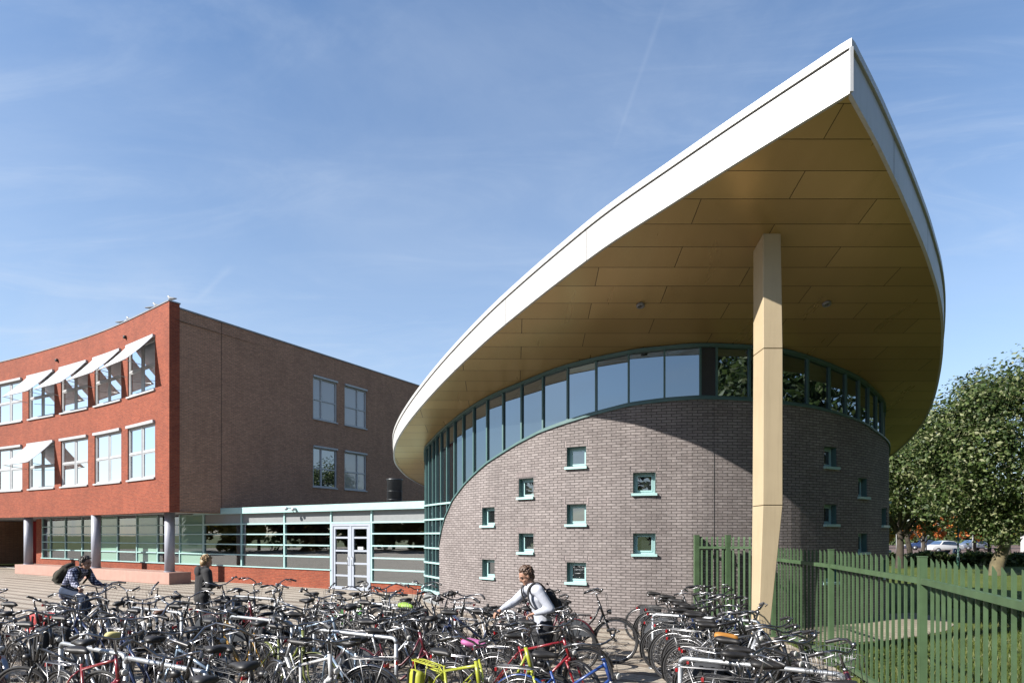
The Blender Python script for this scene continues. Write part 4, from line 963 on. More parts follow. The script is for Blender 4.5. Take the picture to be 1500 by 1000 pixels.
# ================================================================== CARS, POLES, GULLS
M['car_white'] = mat('white_car_paint', (.75, .76, .77), .25, var=.02, coat=.8)
M['car_blue'] = mat('dark_blue_car_paint', (.02, .04, .13), .25, var=.05, coat=.8)
M['car_grey'] = mat('grey_blue_car_paint', (.22, .25, .32), .25, var=.05, coat=.8)
M['tyre'] = mat('black_rubber', (.022, .022, .024), .8, var=.2)
M['car_glass'] = glass('car_glass', 2.4, (.01, .012, .014))
M['lamp_red'] = mat('red_lens', (.34, .01, .014), .2, coat=.5)
M['lamp_clear'] = mat('clear_lens', (.75, .75, .72), .15, coat=.5)
def car(label, loc, rz, paint):
    t = thing('parked_car', label, 'car', loc, 'cars in the car park'); OFF[t.name] = Vector((0, 0, 0)); t.rotation_euler = (0, 0, rz)
    prof = [(-2.05, .35), (-2.1, .62), (-2.0, .88), (-1.5, .93), (-.95, 1.36), (-.2, 1.44), (.55, 1.38), (1.05, .98), (1.75, .86), (2.05, .68), (2.08, .35)]
    mb = MB(); ws = [.78, .8, .8, .79, .60, .58, .60, .78, .79, .77, .76]
    for sd_ in (-1, 1):
        mb.raw([(x, sd_ * w_, z) for (x, z), w_ in zip(prof, ws)], [tuple(range(len(prof)))], 0, False)
    for i in range(len(prof)):
        j = (i + 1) % len(prof); (x0, z0), (x1, z1) = prof[i], prof[j]
        mb.raw([(x0, -ws[i], z0), (x0, ws[i], z0), (x1, ws[j], z1), (x1, -ws[j], z1)], [(0, 1, 2, 3)], 0, False)
    o = weld(mb.build('body', paint, t)); b = o.modifiers.new('b', 'BEVEL'); b.width = .06; b.segments = 3
    for f in o.data.polygons: f.use_smooth = True
    for sd_ in (-1, 1):
        mb = MB(); q = [(-1.32, .96), (-.92, 1.31), (-.2, 1.38), (.5, 1.33), (.9, 1.0)]
        mb.raw([(x, sd_ * (.80 - .20 * (z - .93) / .45 + .012), z) for x, z in q], [(0, 1, 2, 3, 4)], 0, False); mb.build('side_window', M['car_glass'], t)
        for x in (-1.3, 1.3):
            m2 = MB(); m2.tube([(x, sd_ * .62, .31), (x, sd_ * .82, .31)], .31, 20); wo_ = m2.build('wheel', M['tyre'], t); m2 = MB(); m2.tube([(x, sd_ * .815, .31), (x, sd_ * .83, .31)], .19, 16); m2.build('rim', M['steel'], wo_)
        m2 = MB(); m2.box((2.05, sd_ * .58, .68), (.08, .3, .14)); m2.build('headlight', M['lamp_clear'], t)
        m2 = MB(); m2.box((-2.06, sd_ * .6, .78), (.06, .25, .16)); m2.build('tail_light', M['lamp_red'], t)
    mb = MB(); mb.raw([(.6, -.56, 1.36), (.6, .56, 1.36), (1.08, .7, 1.0), (1.08, -.7, 1.0)], [(0, 1, 2, 3)], 0, False)
    for v in mb.v: v.x += .02; v.z += .02
    mb.build('windscreen', M['car_glass'], t)
    mb = MB(); mb.raw([(-1.0, -.56, 1.36), (-1.0, .56, 1.36), (-1.52, .7, .97), (-1.52, -.7, .97)], [(0, 1, 2, 3)], 0, False)
    for v in mb.v: v.x -= .02; v.z += .02
    mb.build('rear_window', M['car_glass'], t)
car('white parked hatchback seen side on beyond the fence', (50.5, 72, 0), R(188), M['car_white'])
car('dark blue parked car behind and left of the white one', (57.5, 86, 0), R(170), M['car_blue'])
car('grey parked car behind the white hatchback, right of the dark blue one', (63.0, 84, 0), R(185), M['car_grey'])
M['pole_green'] = mat('dark_green_pole_paint', (.03, .10, .08), .4)
lp = thing('lamp_post', 'slim dark green lamp post between the orange maple and the yellowing tree', 'lamp post', (27.3, 37.6, 0))
mb = MB(); mb.tube([(27.3, 37.6, 0), (27.3, 37.6, .8), (27.3, 37.6, .82), (27.3, 37.6, 4.0)], [.07, .07, .05, .04], 12); mb.build('pole', M['pole_green'], lp)
mb = MB(); mb.tube([(27.3, 37.6, 4.0), (27.3, 37.6, 4.05), (27.3, 37.6, 4.35), (27.3, 37.6, 4.42)], [.1, .14, .17, .05], 14); mb.build('lamp_head', M['white_frame'], lp)
for k, (x, y, h, lab) in enumerate([(38.2, 61, 3.6, 'pale wooden stake standing in front of the white car bonnet'), (41.8, 62, 3.2, 'pale stake before the white car windscreen'), (52, 78, 3.6, 'thin pale post behind the white car roof'), (60, 80, 3.5, 'thin pale post right of the grey car')]):
    t = thing('post', lab, 'post', (x, y, 0), 'pale posts around the car park')
    mb = MB(); mb.tube([(x, y, 0), (x, y, h), (x, y, h + .05)], [.07, .06, .02], 8); mb.build('shaft', M['white_frame'], t)
    mb = MB(); mb.tube([(x, y, h * .8), (x, y, h * .8 + .06)], .085, 8); mb.build('band', M['bark'], t)
# motor scooter parked dark under the trees
sc_ = thing('motor_scooter', 'dark parked scooter with a covered seat right of the white car', 'scooter', (31.0, 43.6, 0)); 
mb = MB(); b = Vector((31.0, 43.6, 0))
mb.ball(b + Vector((-.35, 0, .62)), (.5, .2, .26), 14, 8); mb.ball(b + Vector((.45, 0, .75)), (.16, .22, .42), 12, 8); mb.box(b + Vector((.08, 0, .32)), (.6, .3, .1)); mb.build('body', M['car_blue'], sc_)
mb = MB(); mb.ball(b + Vector((-.4, 0, .9)), (.42, .17, .1)); mb.build('seat', M['tyre'], sc_)
mb = MB(); mb.tube([b + Vector((.5, -.32, 1.12)), b + Vector((.45, 0, 1.06)), b + Vector((.5, .32, 1.12))], .025); mb.build('handlebar', M['steel'], sc_)
for x in (-.6, .68):
    mb = MB(); mb.tube([b + Vector((x + .2 * math.cos(a * .524), 0, .26 + .2 * math.sin(a * .524))) for a in range(12)], .06, 8, closed=True); mb.tube([b + Vector((x, -.05, .26)), b + Vector((x, .05, .26))], .15, 14); mb.build('wheel', M['tyre'], sc_)
# gulls on the parapet
M['gull'] = mat('white_gull_feathers', (.75, .75, .74), .8); M['gull_wing'] = mat('grey_gull_wing', (.33, .35, .38), .8); M['beak'] = mat('yellow_beak', (.6, .35, .04), .5)
def gull(label, s, rz):
    p = ffn(s, ZT + .053, -.2); t = thing('gull', label, 'gull', p, 'gulls on the parapet'); OFF[t.name] = Vector((0, 0, 0)); t.rotation_euler = (0, 0, rz); t.scale = (.78,) * 3
    mb = MB(); mb.tube([(-.24, 0, .17), (-.14, 0, .19), (0, 0, .2), (.12, 0, .24), (.17, 0, .31), (.19, 0, .35), (.24, 0, .36), (.265, 0, .355)], [.015, .06, .088, .075, .045, .05, .04, .012], 10)
    for y in (-.03, .03): mb.tube([(.0, y, .14), (.0, y, 0.0), (.05, y, 0.0)], .009, 5)
    mb.build('body', M['gull'], t)
    for sg in (-1, 1):
        mb = MB(); mb.sheet([[(.12, sg * .07, .27), (.1, sg * .095, .19)], [(0, sg * .085, .27), (-.02, sg * .1, .17)], [(-.18, sg * .05, .235), (-.18, sg * .06, .16)], [(-.38, sg * .012, .18), (-.36, sg * .02, .155)]], 0, True, .015); mb.build('wing', M['gull_wing'], t)
    mb = MB(); mb.tube([(.26, 0, .355), (.31, 0, .345)], [.012, .003], 6); mb.build('beak', M['beak'], t)
for s, rz, lab in ((.25, R(160), 'gull at the very corner of the red parapet'), (1.55, R(170), 'second gull from the corner of the red parapet'), (2.0, R(30), 'third gull from the corner, partly behind the parapet edge'), (4.3, R(150), 'right one of the two gulls sitting away from the corner'), (5.0, R(20), 'left one of the two gulls sitting away from the corner')): gull(lab, s, rz)
# ================================================================== BICYCLES
def paint(name, c, metal=0., rough=.28): return mat(name, c, rough, metal=metal, var=.10, scale=9, coat=.6)
PAINTS = {'black': paint('black_frame_paint', (.012, .012, .013)), 'charcoal': paint('charcoal_frame_paint', (.05, .052, .056)), 'silver': paint('silver_frame_paint', (.36, .37, .385), .6, .35),
          'dark blue': paint('dark_blue_frame_paint', (.015, .03, .10)), 'blue': paint('blue_frame_paint', (.02, .07, .30)), 'red': paint('red_frame_paint', (.30, .012, .018)),
          'burgundy': paint('burgundy_frame_paint', (.13, .012, .02)), 'lime yellow': paint('lime_yellow_frame_paint', (.44, .48, .04)), 'golden': paint('golden_frame_paint', (.50, .27, .03)),
          'olive green': paint('olive_frame_paint', (.20, .23, .05)), 'green': paint('green_frame_paint', (.10, .30, .06)), 'white': paint('white_frame_paint', (.72, .72, .72)), 'pale blue': paint('pale_blue_frame_paint', (.30, .40, .52), .3)}
M['chrome'] = mat('worn_chrome', (.27, .27, .28), .32, metal=1.0, var=.12, scale=20)
M['alloy'] = mat('dull_alloy', (.30, .30, .305), .42, metal=.85, var=.12, scale=20)
M['plastic'] = mat('black_plastic', (.02, .02, .022), .42)
M['leather'] = mat('black_saddle_vinyl', (.016, .015, .015), .52, var=.3)
M['brown_leather'] = mat('brown_saddle_leather', (.14, .06, .025), .5, var=.2)
M['grey_guard'] = mat('grey_coat_guard', (.06, .068, .08), .45)
M['grip_grey'] = mat('grey_grip', (.10, .10, .105), .7)
M['pink'+'_cover'] = mat('pink_saddle_cover', (.56, .15, .38), .6)
M['neon_cover'] = mat('neon_green_saddle_cover', (.42, .72, .06), .6); M['straw_cover'] = mat('pale_yellow_saddle_cover', (.70, .62, .25), .7); M['orange_cover'] = mat('orange_saddle_cover', (.55, .24, .04), .6); M['red_bag'] = mat('red_pannier_cloth', (.55, .03, .03), .7)
M['yellow_bag'] = mat('yellow_pannier', (.50, .53, .04), .6)
M['dark_bag'] = mat('dark_pannier_canvas', (.03, .033, .04), .85, var=.25)
M['cream_wall'] = mat('cream_tyre', (.5, .45, .36), .8)
def loft(mb, secs, n=10, mi=0):
    """secs: (x, y, z, half width, half height) rings across x"""
    vs = []; fs = []
    for (x, y, z, w_, h) in secs:
        for k in range(n):
            a = 2 * math.pi * k / n; vs.append((x, y + w_ * math.cos(a), z + h * math.sin(a)))
    for i in range(len(secs) - 1):
        for k in range(n): fs.append((i * n + k, i * n + (k + 1) % n, (i + 1) * n + (k + 1) % n, (i + 1) * n + k))
    fs.append(tuple(range(n))[::-1]); fs.append(tuple((len(secs) - 1) * n + k for k in range(n))); mb.raw(vs, fs, mi, True)
def arcpts(c, r, a0, a1, n): return [Vector((c[0] + r * math.cos(R(a0 + (a1 - a0) * i / n)), c[1], c[2] + r * math.sin(R(a0 + (a1 - a0) * i / n)))) for i in range(n + 1)]
RA = Vector((-.50, 0, .355)); FA = Vector((.62, 0, .355)); BB = Vector((-.03, 0, .29)); HT = Vector((.355, 0, .94)); HB = Vector((.425, 0, .75))
COVERS = ('pink', 'neon', 'straw', 'orange')
def bicycle(style, pnt, feat, bars='swept', guards='black', rackm='chrome', saddle='leather', seat_up=0.0, tyre='tyre', scale=1.0, stand=True):
    P = PAINTS[pnt]; t = thing('bicycle', 'bicycle', 'bicycle', (0, 0, 0)); OFF[t.name] = Vector((0, 0, 0))
    # frame
    mb = MB(); ST = BB + (Vector((-.215, 0, .86)) - BB) * (.92 if style == 'gents' else .86); r = .0155
    mb.tube([BB + Vector((.0, 0, -.02)), ST], r, 8); mb.tube([HT + Vector((-.006, 0, .02)), HB + Vector((.006, 0, -.02))], .020, 8)
    mb.tube([BB - Vector((0, .04, 0)), BB + Vector((0, .04, 0))], .024, 8)
    if style == 'gents':
        mb.tube([ST - Vector((-.012, 0, .05)), HT + Vector((.012, 0, -.03))], r, 8); mb.tube([HB, BB], .017, 8); sst = ST - Vector((-.01, 0, .06))
    elif style == 'swan':
        mb.tube([HB + Vector((-.01, 0, .02)), (.33, 0, .56), (.20, 0, .40), (.08, 0, .32), BB], .017, 8)
        mb.tube([HT + Vector((.015, 0, -.05)), (.27, 0, .68), (.13, 0, .535), (-.02, 0, .49), (-.115, 0, .50)], .0145, 8); sst = ST - Vector((-.02, 0, .08))
    elif style == 'step':
        mb.tube([HB + Vector((-.008, 0, .02)), (.32, 0, .50), (.20, 0, .355), (.08, 0, .305), BB], .024, 10); sst = ST - Vector((-.02, 0, .06))
        mb.tube([(.345, 0, .56), (.30, 0, .60), (.385, 0, .84)], .01, 6)
    else:
        mb.tube([HB, BB], .017, 8); mb.tube([HT + Vector((.012, 0, -.05)), (-.125, 0, .54)], r, 8); sst = ST - Vector((-.02, 0, .07))
    for y in (-.058, .058):
        mb.tube([BB + Vector((-.03, y * .5, 0)), BB + Vector((-.12, y, .02)), RA + Vector((0, y, 0))], .0095, 6)
        mb.tube([sst + Vector((0, y * .35, 0)), sst + Vector((-.05, y, -.06)), RA + Vector((0, y, 0))], .0085, 6)
    mb.build('frame', P, t)
    steer = []
    mb = MB(); mb.tube([HB + Vector((.006, 0, -.02)), HB + Vector((.012, 0, -.045))], .021, 8)
    mb.tube([HB + Vector((.012, -.06, -.05)), HB + Vector((.012, .06, -.05))], .017, 8)
    for y in (-.06, .06): mb.tube([HB + Vector((.012, y, -.05)), (.50, y, .56), (.555, y, .43), FA + Vector((0, y, 0))], [.014, .013, .011, .009], 7)
    steer.append(mb.build('fork', PAINTS['silver'] if feat == 'white fork' else P, t))
    # wheels
    for c, nm in ((RA, 'r'), (FA, 'f')):
        mb = MB(); mb.tube(arcpts(c, .337, 0, 360 - 10, 35), .019, 7, closed=True); w_ = mb.build('wheel', M[tyre], t)
        mb = MB(); mb.tube(arcpts(c, .313, 0, 350, 35), .010, 6, closed=True); mb.build('rim', M['chrome'], w_)
        mb = MB(); k = 28
        for i in range(k):
            a = 2 * math.pi * i / k; y = .028 if i % 2 else -.028; a2 = a + (.5 if i % 4 < 2 else -.5)
            mb.tube([c + Vector((.02 * math.cos(a2), y, .02 * math.sin(a2))), c + Vector((.308 * math.cos(a), 0, .308 * math.sin(a)))], .0016, 3, cap=False)
        mb.build('spokes', M['alloy'], w_)
        mb = MB(); mb.tube([c + Vector((0, q, 0)) for q in (-.065, -.04, -.036, .036, .04, .065)], [.012, .014, .028 if nm == 'r' else .02, .028 if nm == 'r' else .02, .014, .012], 9); mb.build('hub', M['alloy'], w_)
        if nm == 'f': steer.append(w_)
    # mudguards
    if guards != 'none':
        gm = P if guards == 'paint' else (M['chrome'] if guards == 'chrome' else M['plastic'])
        for c, a0, a1, nm in ((RA, 35, 205, 'r'), (FA, 18, 190, 'f')):
            mb = MB(); g = []
            for i in range(19):
                a = R(a0 + (a1 - a0) * i / 18); g.append([c + Vector((q * math.cos(a), y, q * math.sin(a))) for y, q in ((-.03, .362), (-.018, .372), (.018, .372), (.03, .362))])
            mb.sheet(g, 0, True, .003)
            e = a0 + (a1 - a0) * .92
            for y in (-.03, .03): mb.tube([c + Vector((0, y * 1.8, 0)), c + Vector((.366 * math.cos(R(e)), y, .366 * math.sin(R(e))))], .003, 4)
            o = mb.build('mudguard', gm, t)
            if nm == 'f': steer.append(o)
    # saddle on its post
    sx, sz = -.245 - .02 * seat_up, .945 + seat_up
    mb = MB(); loft(mb, [(sx - .135, 0, sz, .05, .018), (sx - .125, 0, sz + .004, .085, .03), (sx - .085, 0, sz + .002, .103, .038), (sx - .03, 0, sz - .004, .088, .04), (sx + .03, 0, sz - .004, .048, .035), (sx + .09, 0, sz - .004, .026, .028), (sx + .135, 0, sz - .01, .018, .018)], 12)
    o = mb.build('saddle', M[saddle + '_cover'] if saddle in COVERS else M[saddle], t)
    if saddle in COVERS:
        for v in o.data.vertices: v.co.z = sz + (v.co.z - sz) * 1.25; v.co.y *= 1.12
    mb = MB(); mb.tube([ST - Vector((-.02, 0, .04)), (sx, 0, sz - .03)], .0125, 8); mb.box((sx, 0, sz - .04), (.05, .035, .03))
    mb.tube([(sx - .11, -.03, sz - .03), (sx - .02, -.022, sz - .045), (sx + .1, -.008, sz - .03)], .0035, 5); mb.tube([(sx - .11, .03, sz - .03), (sx - .02, .022, sz - .045), (sx + .1, .008, sz - .03)], .0035, 5)
    for y in (-.05, .05): mb.tube([(sx - .1, y, sz - .075), (sx - .1, y, sz - .02)], .014, 7)
    mb.build('seat_post', M['chrome'], o)
    # handlebar, stem, levers
    mb = MB(); bt_ = HT + Vector((-.05, 0, .15))
    if bars == 'swept':
        arm = bt_ + Vector((.065, 0, .012)); pts = [(.15, -.30, 1.115), (.22, -.295, 1.145), (.32, -.24, 1.165), (.39, -.13, 1.13), (arm.x, -.04, arm.z), (arm.x, .04, arm.z), (.39, .13, 1.13), (.32, .24, 1.165), (.22, .295, 1.145), (.15, .30, 1.115)]; gl_ = ((.255, .28, 1.153), (.14, .302, 1.11))
    elif bars == 'high':
        arm = bt_ + Vector((.05, 0, .01)); pts = [(.12, -.29, 1.16), (.20, -.285, 1.18), (.29, -.27, 1.20), (.36, -.20, 1.17), (arm.x, -.06, arm.z), (arm.x, .06, arm.z), (.36, .20, 1.17), (.29, .27, 1.20), (.20, .285, 1.18), (.12, .29, 1.16)]; gl_ = ((.22, .283, 1.185), (.10, .292, 1.155))
    else:
        arm = bt_ + Vector((.10, 0, -.02)); pts = [(arm.x - .05, -.31, arm.z + .03), (arm.x - .02, -.18, arm.z + .025), (arm.x, -.05, arm.z), (arm.x, .05, arm.z), (arm.x - .02, .18, arm.z + .025), (arm.x - .05, .31, arm.z + .03)]; gl_ = ((arm.x - .031, .20, arm.z + .027), (arm.x - .052, .32, arm.z + .03))
    mb.tube(pts, .0112, 8); mb.tube([HT + Vector((-.006, 0, .02)), bt_, arm], [.0125, .0125, .014], 8); mb.tube([HT + Vector((-.004, 0, .012)), HT + Vector((-.009, 0, .035))], .022, 8)
    hb = mb.build('handlebar', M['chrome'], t); steer.append(hb)
    for s in (-1, 1):
        a, b = Vector(gl_[0]), Vector(gl_[1]); a.y *= s; b.y *= s; d = b - a
        mb = MB(); mb.tube([a, a + d * .06, a + d * .94, b, b + d * .02], [.0165, .0175, .0165, .0185, .012], 8); mb.build('grip', M['plastic'] if feat != 'grey grips' else M['grip_grey'], hb)
        mb = MB(); q = a - d * .25 + Vector((.0, 0, -.01)); mb.tube([q, q + Vector((.045, s * .012, -.012)), q + d * .9 + Vector((.05, s * .02, -.02))], [.009, .007, .006], 6); mb.build('brake_lever', M['alloy'], hb)
    mb = MB(); q = Vector(pts[len(pts) - 4]) + Vector((0, 0, .02)); mb.ball(q, (.024, .024, .02), 9, 6); mb.build('bell', M['chrome'], hb)
    mb = MB(); mb.tube([arm + Vector((0, .05, 0)), arm + Vector((.11, .05, -.02)), HB + Vector((.09, .02, .05)), HB + Vector((-.02, .02, -.05))], .003, 4); mb.tube([arm + Vector((0, -.06, 0)), arm + Vector((.09, -.06, .0)), HB + Vector((.07, -.02, .04)), HB + Vector((.05, 0, -.1))], .003, 4); steer.append(mb.build('brake_cable', M['plastic'], t))
    # crank set and chain case
    ca = R(rnd.uniform(0, 360)); cr = MB()
    cv = Vector((math.cos(ca), 0, math.sin(ca))) * .165
    cr.tube([BB + Vector((0, -.09, 0)), BB + Vector((0, .09, 0))], .012, 8)
    for s in (-1, 1): cr.tube([BB + Vector((0, s * .085, 0)), BB + Vector((0, s * .095, 0)) + cv * s], .0095, 6)
    co_ = cr.build('crank', M['alloy'], t)
    for s in (-1, 1):
        mb = MB(); q = BB + Vector((0, s * .15, 0)) + cv * s; mb.box(q, (.085, .09, .022)); mb.tube([q - Vector((0, s * .06, 0)), q], .006, 5); mb.build('pedal', M['plastic'], co_)
    if style in ('swan', 'step') or feat in ('coat guards', 'pannier'):
        mb = MB(); y = -.068; g0 = arcpts(BB + Vector((.0, y, 0)), .105, -95, 95, 10) + arcpts(RA + Vector((0, y, 0)), .055, 95, 265, 6)
        n_ = len(g0); mb.raw(g0 + [p + Vector((0, .03, 0)) for p in g0], [tuple(range(n_))[::-1], tuple(range(n_, 2 * n_))] + [(i, (i + 1) % n_, n_ + (i + 1) % n_, n_ + i) for i in range(n_)], 0, False); mb.build('chain_case', M['plastic'], t)
    else:
        mb = MB(); mb.tube(arcpts(BB + Vector((0, -.055, 0)), .088, 0, 340, 17), .006, 5, closed=True)
        for k in range(5): a = k * 1.2566; mb.tube([BB + Vector((0, -.055, 0)), BB + Vector((.085 * math.cos(a), -.055, .085 * math.sin(a)))], .006, 4)
        mb.tube([BB + Vector((0, -.055, .088)), RA + Vector((0, -.055, .04))], .004, 4); mb.tube([BB + Vector((0, -.055, -.088)), RA + Vector((0, -.055, -.04))], .004, 4); mb.build('chain_ring', M['alloy'], t)
    # luggage rack
    if rackm:
        mb = MB(); z = .79; rm = M['yellow_bag'] if rackm == 'yellow' else M[rackm]
        mb.tube([(-.30, -.045, z), (-.36, -.065, z), (-.74, -.075, z), (-.775, -.05, z), (-.775, .05, z), (-.74, .075, z), (-.36, .065, z), (-.30, .045, z)], .006, 6)
        for y in (-.03, .03): mb.tube([(-.30, y * .8, z), (-.77, y, z)], .0045, 5)
        for x in (-.40, -.52, -.64): mb.tube([(x, -.072, z), (x, .072, z)], .0045, 5)
        for y in (-.075, .075):
            mb.tube([(-.42, y, z), RA + Vector((.0, y, .0))], .0055, 5); mb.tube([(-.68, y, z), RA + Vector((-.01, y, 0))], .0055, 5)
        mb.tube([(-.30, 0, z), (-.20, 0, z - .05)], .006, 5); rk = mb.build('luggage_rack', rm, t)
        mb = MB(); mb.box((-.79, 0, .755), (.022, .06, .038)); mb.ball((-.80, 0, .755), (.011, .027, .017), 8, 6); mb.build('rear_light', M['lamp_red'], t)
    elif guards != 'none':
        mb = MB(); mb.ball((-.86, 0, .60), (.02, .025, .035), 8, 6); mb.build('rear_light', M['lamp_red'], t)
    # headlamp
    if style != 'sport':
        mb = MB(); q = HB + Vector((.085, 0, .06)); loft(mb, [(q.x - .035, 0, q.z, .015, .015), (q.x - .01, 0, q.z, .033, .033), (q.x + .03, 0, q.z, .04, .04), (q.x + .036, 0, q.z, .036, .036)], 10); mb.tube([q + Vector((-.02, 0, -.03)), HB + Vector((.02, 0, 0))], .006, 5)
        hl = mb.build('headlamp', M['chrome'] if guards == 'chrome' else M['plastic'], t); steer.append(hl)
        mb = MB(); loft(mb, [(q.x + .037, 0, q.z, .034, .034), (q.x + .044, 0, q.z, .022, .022)], 10); mb.build('lens', M['lamp_clear'], hl)
    if stand:
        mb = MB(); mb.tube([(-.16, .03, .27), (-.19, .11, .13), (-.20, .15, .035), (-.17, .155, .022)], .009, 6); mb.build('kickstand', M['alloy'], t)
    if feat == 'coat guards':
        for y in (-.048, .048):
            mb = MB(); q = arcpts(RA + Vector((0, y, 0)), .355, 38, 165, 10) + [RA + Vector((-.06, y, .07)), RA + Vector((.06, y, .05))]; n_ = len(q)
            mb.raw(q + [p + Vector((0, .004, 0)) for p in q], [tuple(range(n_))[::-1], tuple(range(n_, 2 * n_))] + [(i, (i + 1) % n_, n_ + (i + 1) % n_, n_ + i) for i in range(n_)], 0, False); mb.build('coat_guard', M['grey_guard'], t)
    if feat in ('pannier', 'yellow panniers', 'red panniers'):
        for s in (-1, 1):
            ks = .74 if feat[0] == 'y' else 1; mb = MB(); c = Vector((-.54, s * .13, .60 if ks < 1 else .63)); g = []
            for i, (hw, hh, dy) in enumerate(((.10, .11, -.05), (.155, .165, -.04), (.165, .17, 0), (.15, .155, .045), (.10, .11, .055))):
                g.append([c + Vector((ks * hw * math.copysign(abs(math.cos(a)) ** .45, math.cos(a)), dy, ks * hh * math.copysign(abs(math.sin(a)) ** .45, math.sin(a)))) for a in [2 * math.pi * k / 16 for k in range(17)]])
            mb.sheet(g, 0, True); mb.raw(g[0][:-1], [tuple(range(16))], 0, True); mb.raw(g[-1][:-1], [tuple(range(16))[::-1]], 0, True); pn = mb.build('pannier', M['yellow_bag'] if feat[0] == 'y' else M['red_bag'] if feat[0] == 'r' else M['dark_bag'], t)
            mb = MB(); mb.box(c + Vector((-.06, s * .058, .0)), (.03, .012, .26)); mb.box(c + Vector((.06, s * .058, .0)), (.03, .012, .26)); mb.build('buckle_strap', M['plastic'], pn)
    if feat in ('front crate', 'wire basket'):
        mb = MB(); c = Vector((.60, 0, .90))
        if feat == 'front crate':
            for z in (.0, .075, .15): 
                for s in (-1, 1): mb.box(c + Vector((0, s * .165, z)), (.32, .012, .05)); mb.box(c + Vector((s * .155, 0, z)), (.012, .318, .05))
            mb.box(c + Vector((0, 0, -.03)), (.32, .33, .012))
            for sx_ in (-1, 1):
                for sy_ in (-1, 1): mb.box(c + Vector((sx_ * .143, sy_ * .153, .07)), (.014, .012, .2))
        else:
            for z in (-.08, .0, .08, .16):
                w0 = .12 + .03 * (z + .08) / .24; mb.tube([c + Vector((sx_ * w0, sy_ * (w0 + .03), z)) for sx_, sy_ in ((-1, -1), (1, -1), (1, 1), (-1, 1))], .004, 5, closed=True, smooth=False)
            for k in range(7):
                q = -1 + k / 3
                for s in (-1, 1):
                    mb.tube([c + Vector((s * .12, q * .15, -.08)), c + Vector((s * .15, q * .18, .16))], .0028, 4); mb.tube([c + Vector((q * .12, s * .15, -.08)), c + Vector((q * .15, s * .18, .16))], .0028, 4)
                mb.tube([c + Vector((-.12, q * .15, -.08)), c + Vector((.12, q * .15, -.08))], .0028, 4)
        for y in (-.1, .1): mb.tube([c + Vector((.05, y, -.08)), FA + Vector((.01, y * .7, .0))], .006, 5)
        steer.append(mb.build('front_carrier', M['plastic'] if feat == 'front crate' else M['alloy'], t))
    mb = MB(); a = Vector((-.31, 0, .62)); mb.tube(arcpts((-.27, .0, .60), .06, -60, 240, 10), .009, 6); mb.build('ring_lock', M['plastic'], t)
    for o in steer: o['_st'] = 1
    return t
def place(src, x, y, yaw, roll=0., steer=0., first=False, scale=1.0):
    o = src if first else copy_tree(src)
    o.location = (x, y, 0); o.rotation_euler = (roll, 0, yaw); o.scale = (scale,) * 3
    ax = (HB - HT).normalized(); Mt = Matrix.Translation(HT) @ Matrix.Rotation(steer, 4, ax) @ Matrix.Translation(-HT)
    for ch in o.children:
        if ch.get('_st'): ch.matrix_local = Mt
    return o
V = []   # every bicycle model   # (bicycle, wording)
def var(style, p, feat, words, **kw): V.append([bicycle(style, p, feat, **kw), words, False])
var('swan', 'black', '', 'black swan-neck bicycle with chrome rack', guards='paint')
var('gents', 'black', '', 'black gents bicycle with black rack', guards='paint', rackm='plastic')
var('swan', 'black', 'coat guards', 'black bicycle with grey coat guards', bars='high', rackm='plastic')
var('gents', 'silver', '', 'silver gents bicycle with black mudguards', bars='flat', rackm='alloy')
var('step', 'silver', 'grey grips', 'silver step-through bicycle with grey grips', guards='chrome', rackm='alloy')
var('step', 'charcoal', 'pannier', 'charcoal step-through bicycle with dark panniers', rackm='plastic')
var('mixte', 'dark blue', '', 'dark blue bicycle with sloping top tube', guards='chrome')
var('gents', 'charcoal', '', 'charcoal gents bicycle with high bars', bars='high', rackm='plastic', guards='black', seat_up=.04)
var('swan', 'burgundy', 'coat guards', 'burgundy low-frame bicycle with dark coat guards', guards='paint', rackm='plastic')
var('gents', 'white', '', 'pale gents bicycle with flat bars', bars='flat', guards='none', rackm=None, seat_up=.05)
var('mixte', 'black', 'wire basket', 'black bicycle with a wire front basket', rackm='alloy')
var('swan', 'olive green', '', 'olive green low-frame bicycle with alloy rack', rackm='alloy', guards='paint')
var('step', 'black', 'front crate', 'black bicycle with a black front crate', bars='high')
var('gents', 'pale blue', '', 'pale blue gents bicycle with black mudguards', bars='flat', rackm='plastic', seat_up=.03)
var('mixte', 'silver', 'coat guards', 'silver bicycle with dark coat guards', bars='swept', guards='chrome')
var('gents', 'black', '', 'black sports bicycle without mudguards', bars='flat', guards='none', rackm=None, seat_up=.06)
NV = len(V)
var('gents', 'lime yellow', 'yellow panniers', 'lime yellow bicycle with yellow panniers and rack', rackm='yellow')
var('swan', 'lime yellow', '', 'lime yellow low-frame bicycle with pink saddle cover', saddle='pink')
var('mixte', 'blue', 'white fork', 'bright blue bicycle with pale fork', guards='paint', rackm='alloy')
var('gents', 'red', '', 'red gents bicycle with black mudguards')
var('gents', 'golden', '', 'golden bicycle with chrome rack', guards='chrome')
var('swan', 'green', '', 'green low-frame bicycle with chrome mudguards', guards='chrome')
var('step', 'white', '', 'white step-through bicycle with brown saddle', saddle='brown_leather', rackm='alloy')
var('step', 'black', '', 'black step-through bicycle with a neon green saddle cover', saddle='neon', rackm='plastic')
var('swan', 'silver', '', 'silver low-frame bicycle with a pale yellow saddle cover', saddle='straw', rackm='alloy')
var('mixte', 'black', '', 'black bicycle with an orange saddle cover', saddle='orange', rackm='alloy')
var('gents', 'charcoal', 'red panniers', 'charcoal bicycle with red panniers', rackm='plastic')
U = Vector((.857, -.514)); W = Vector((.514, .857)); UA = math.atan2(U.y, U.x)
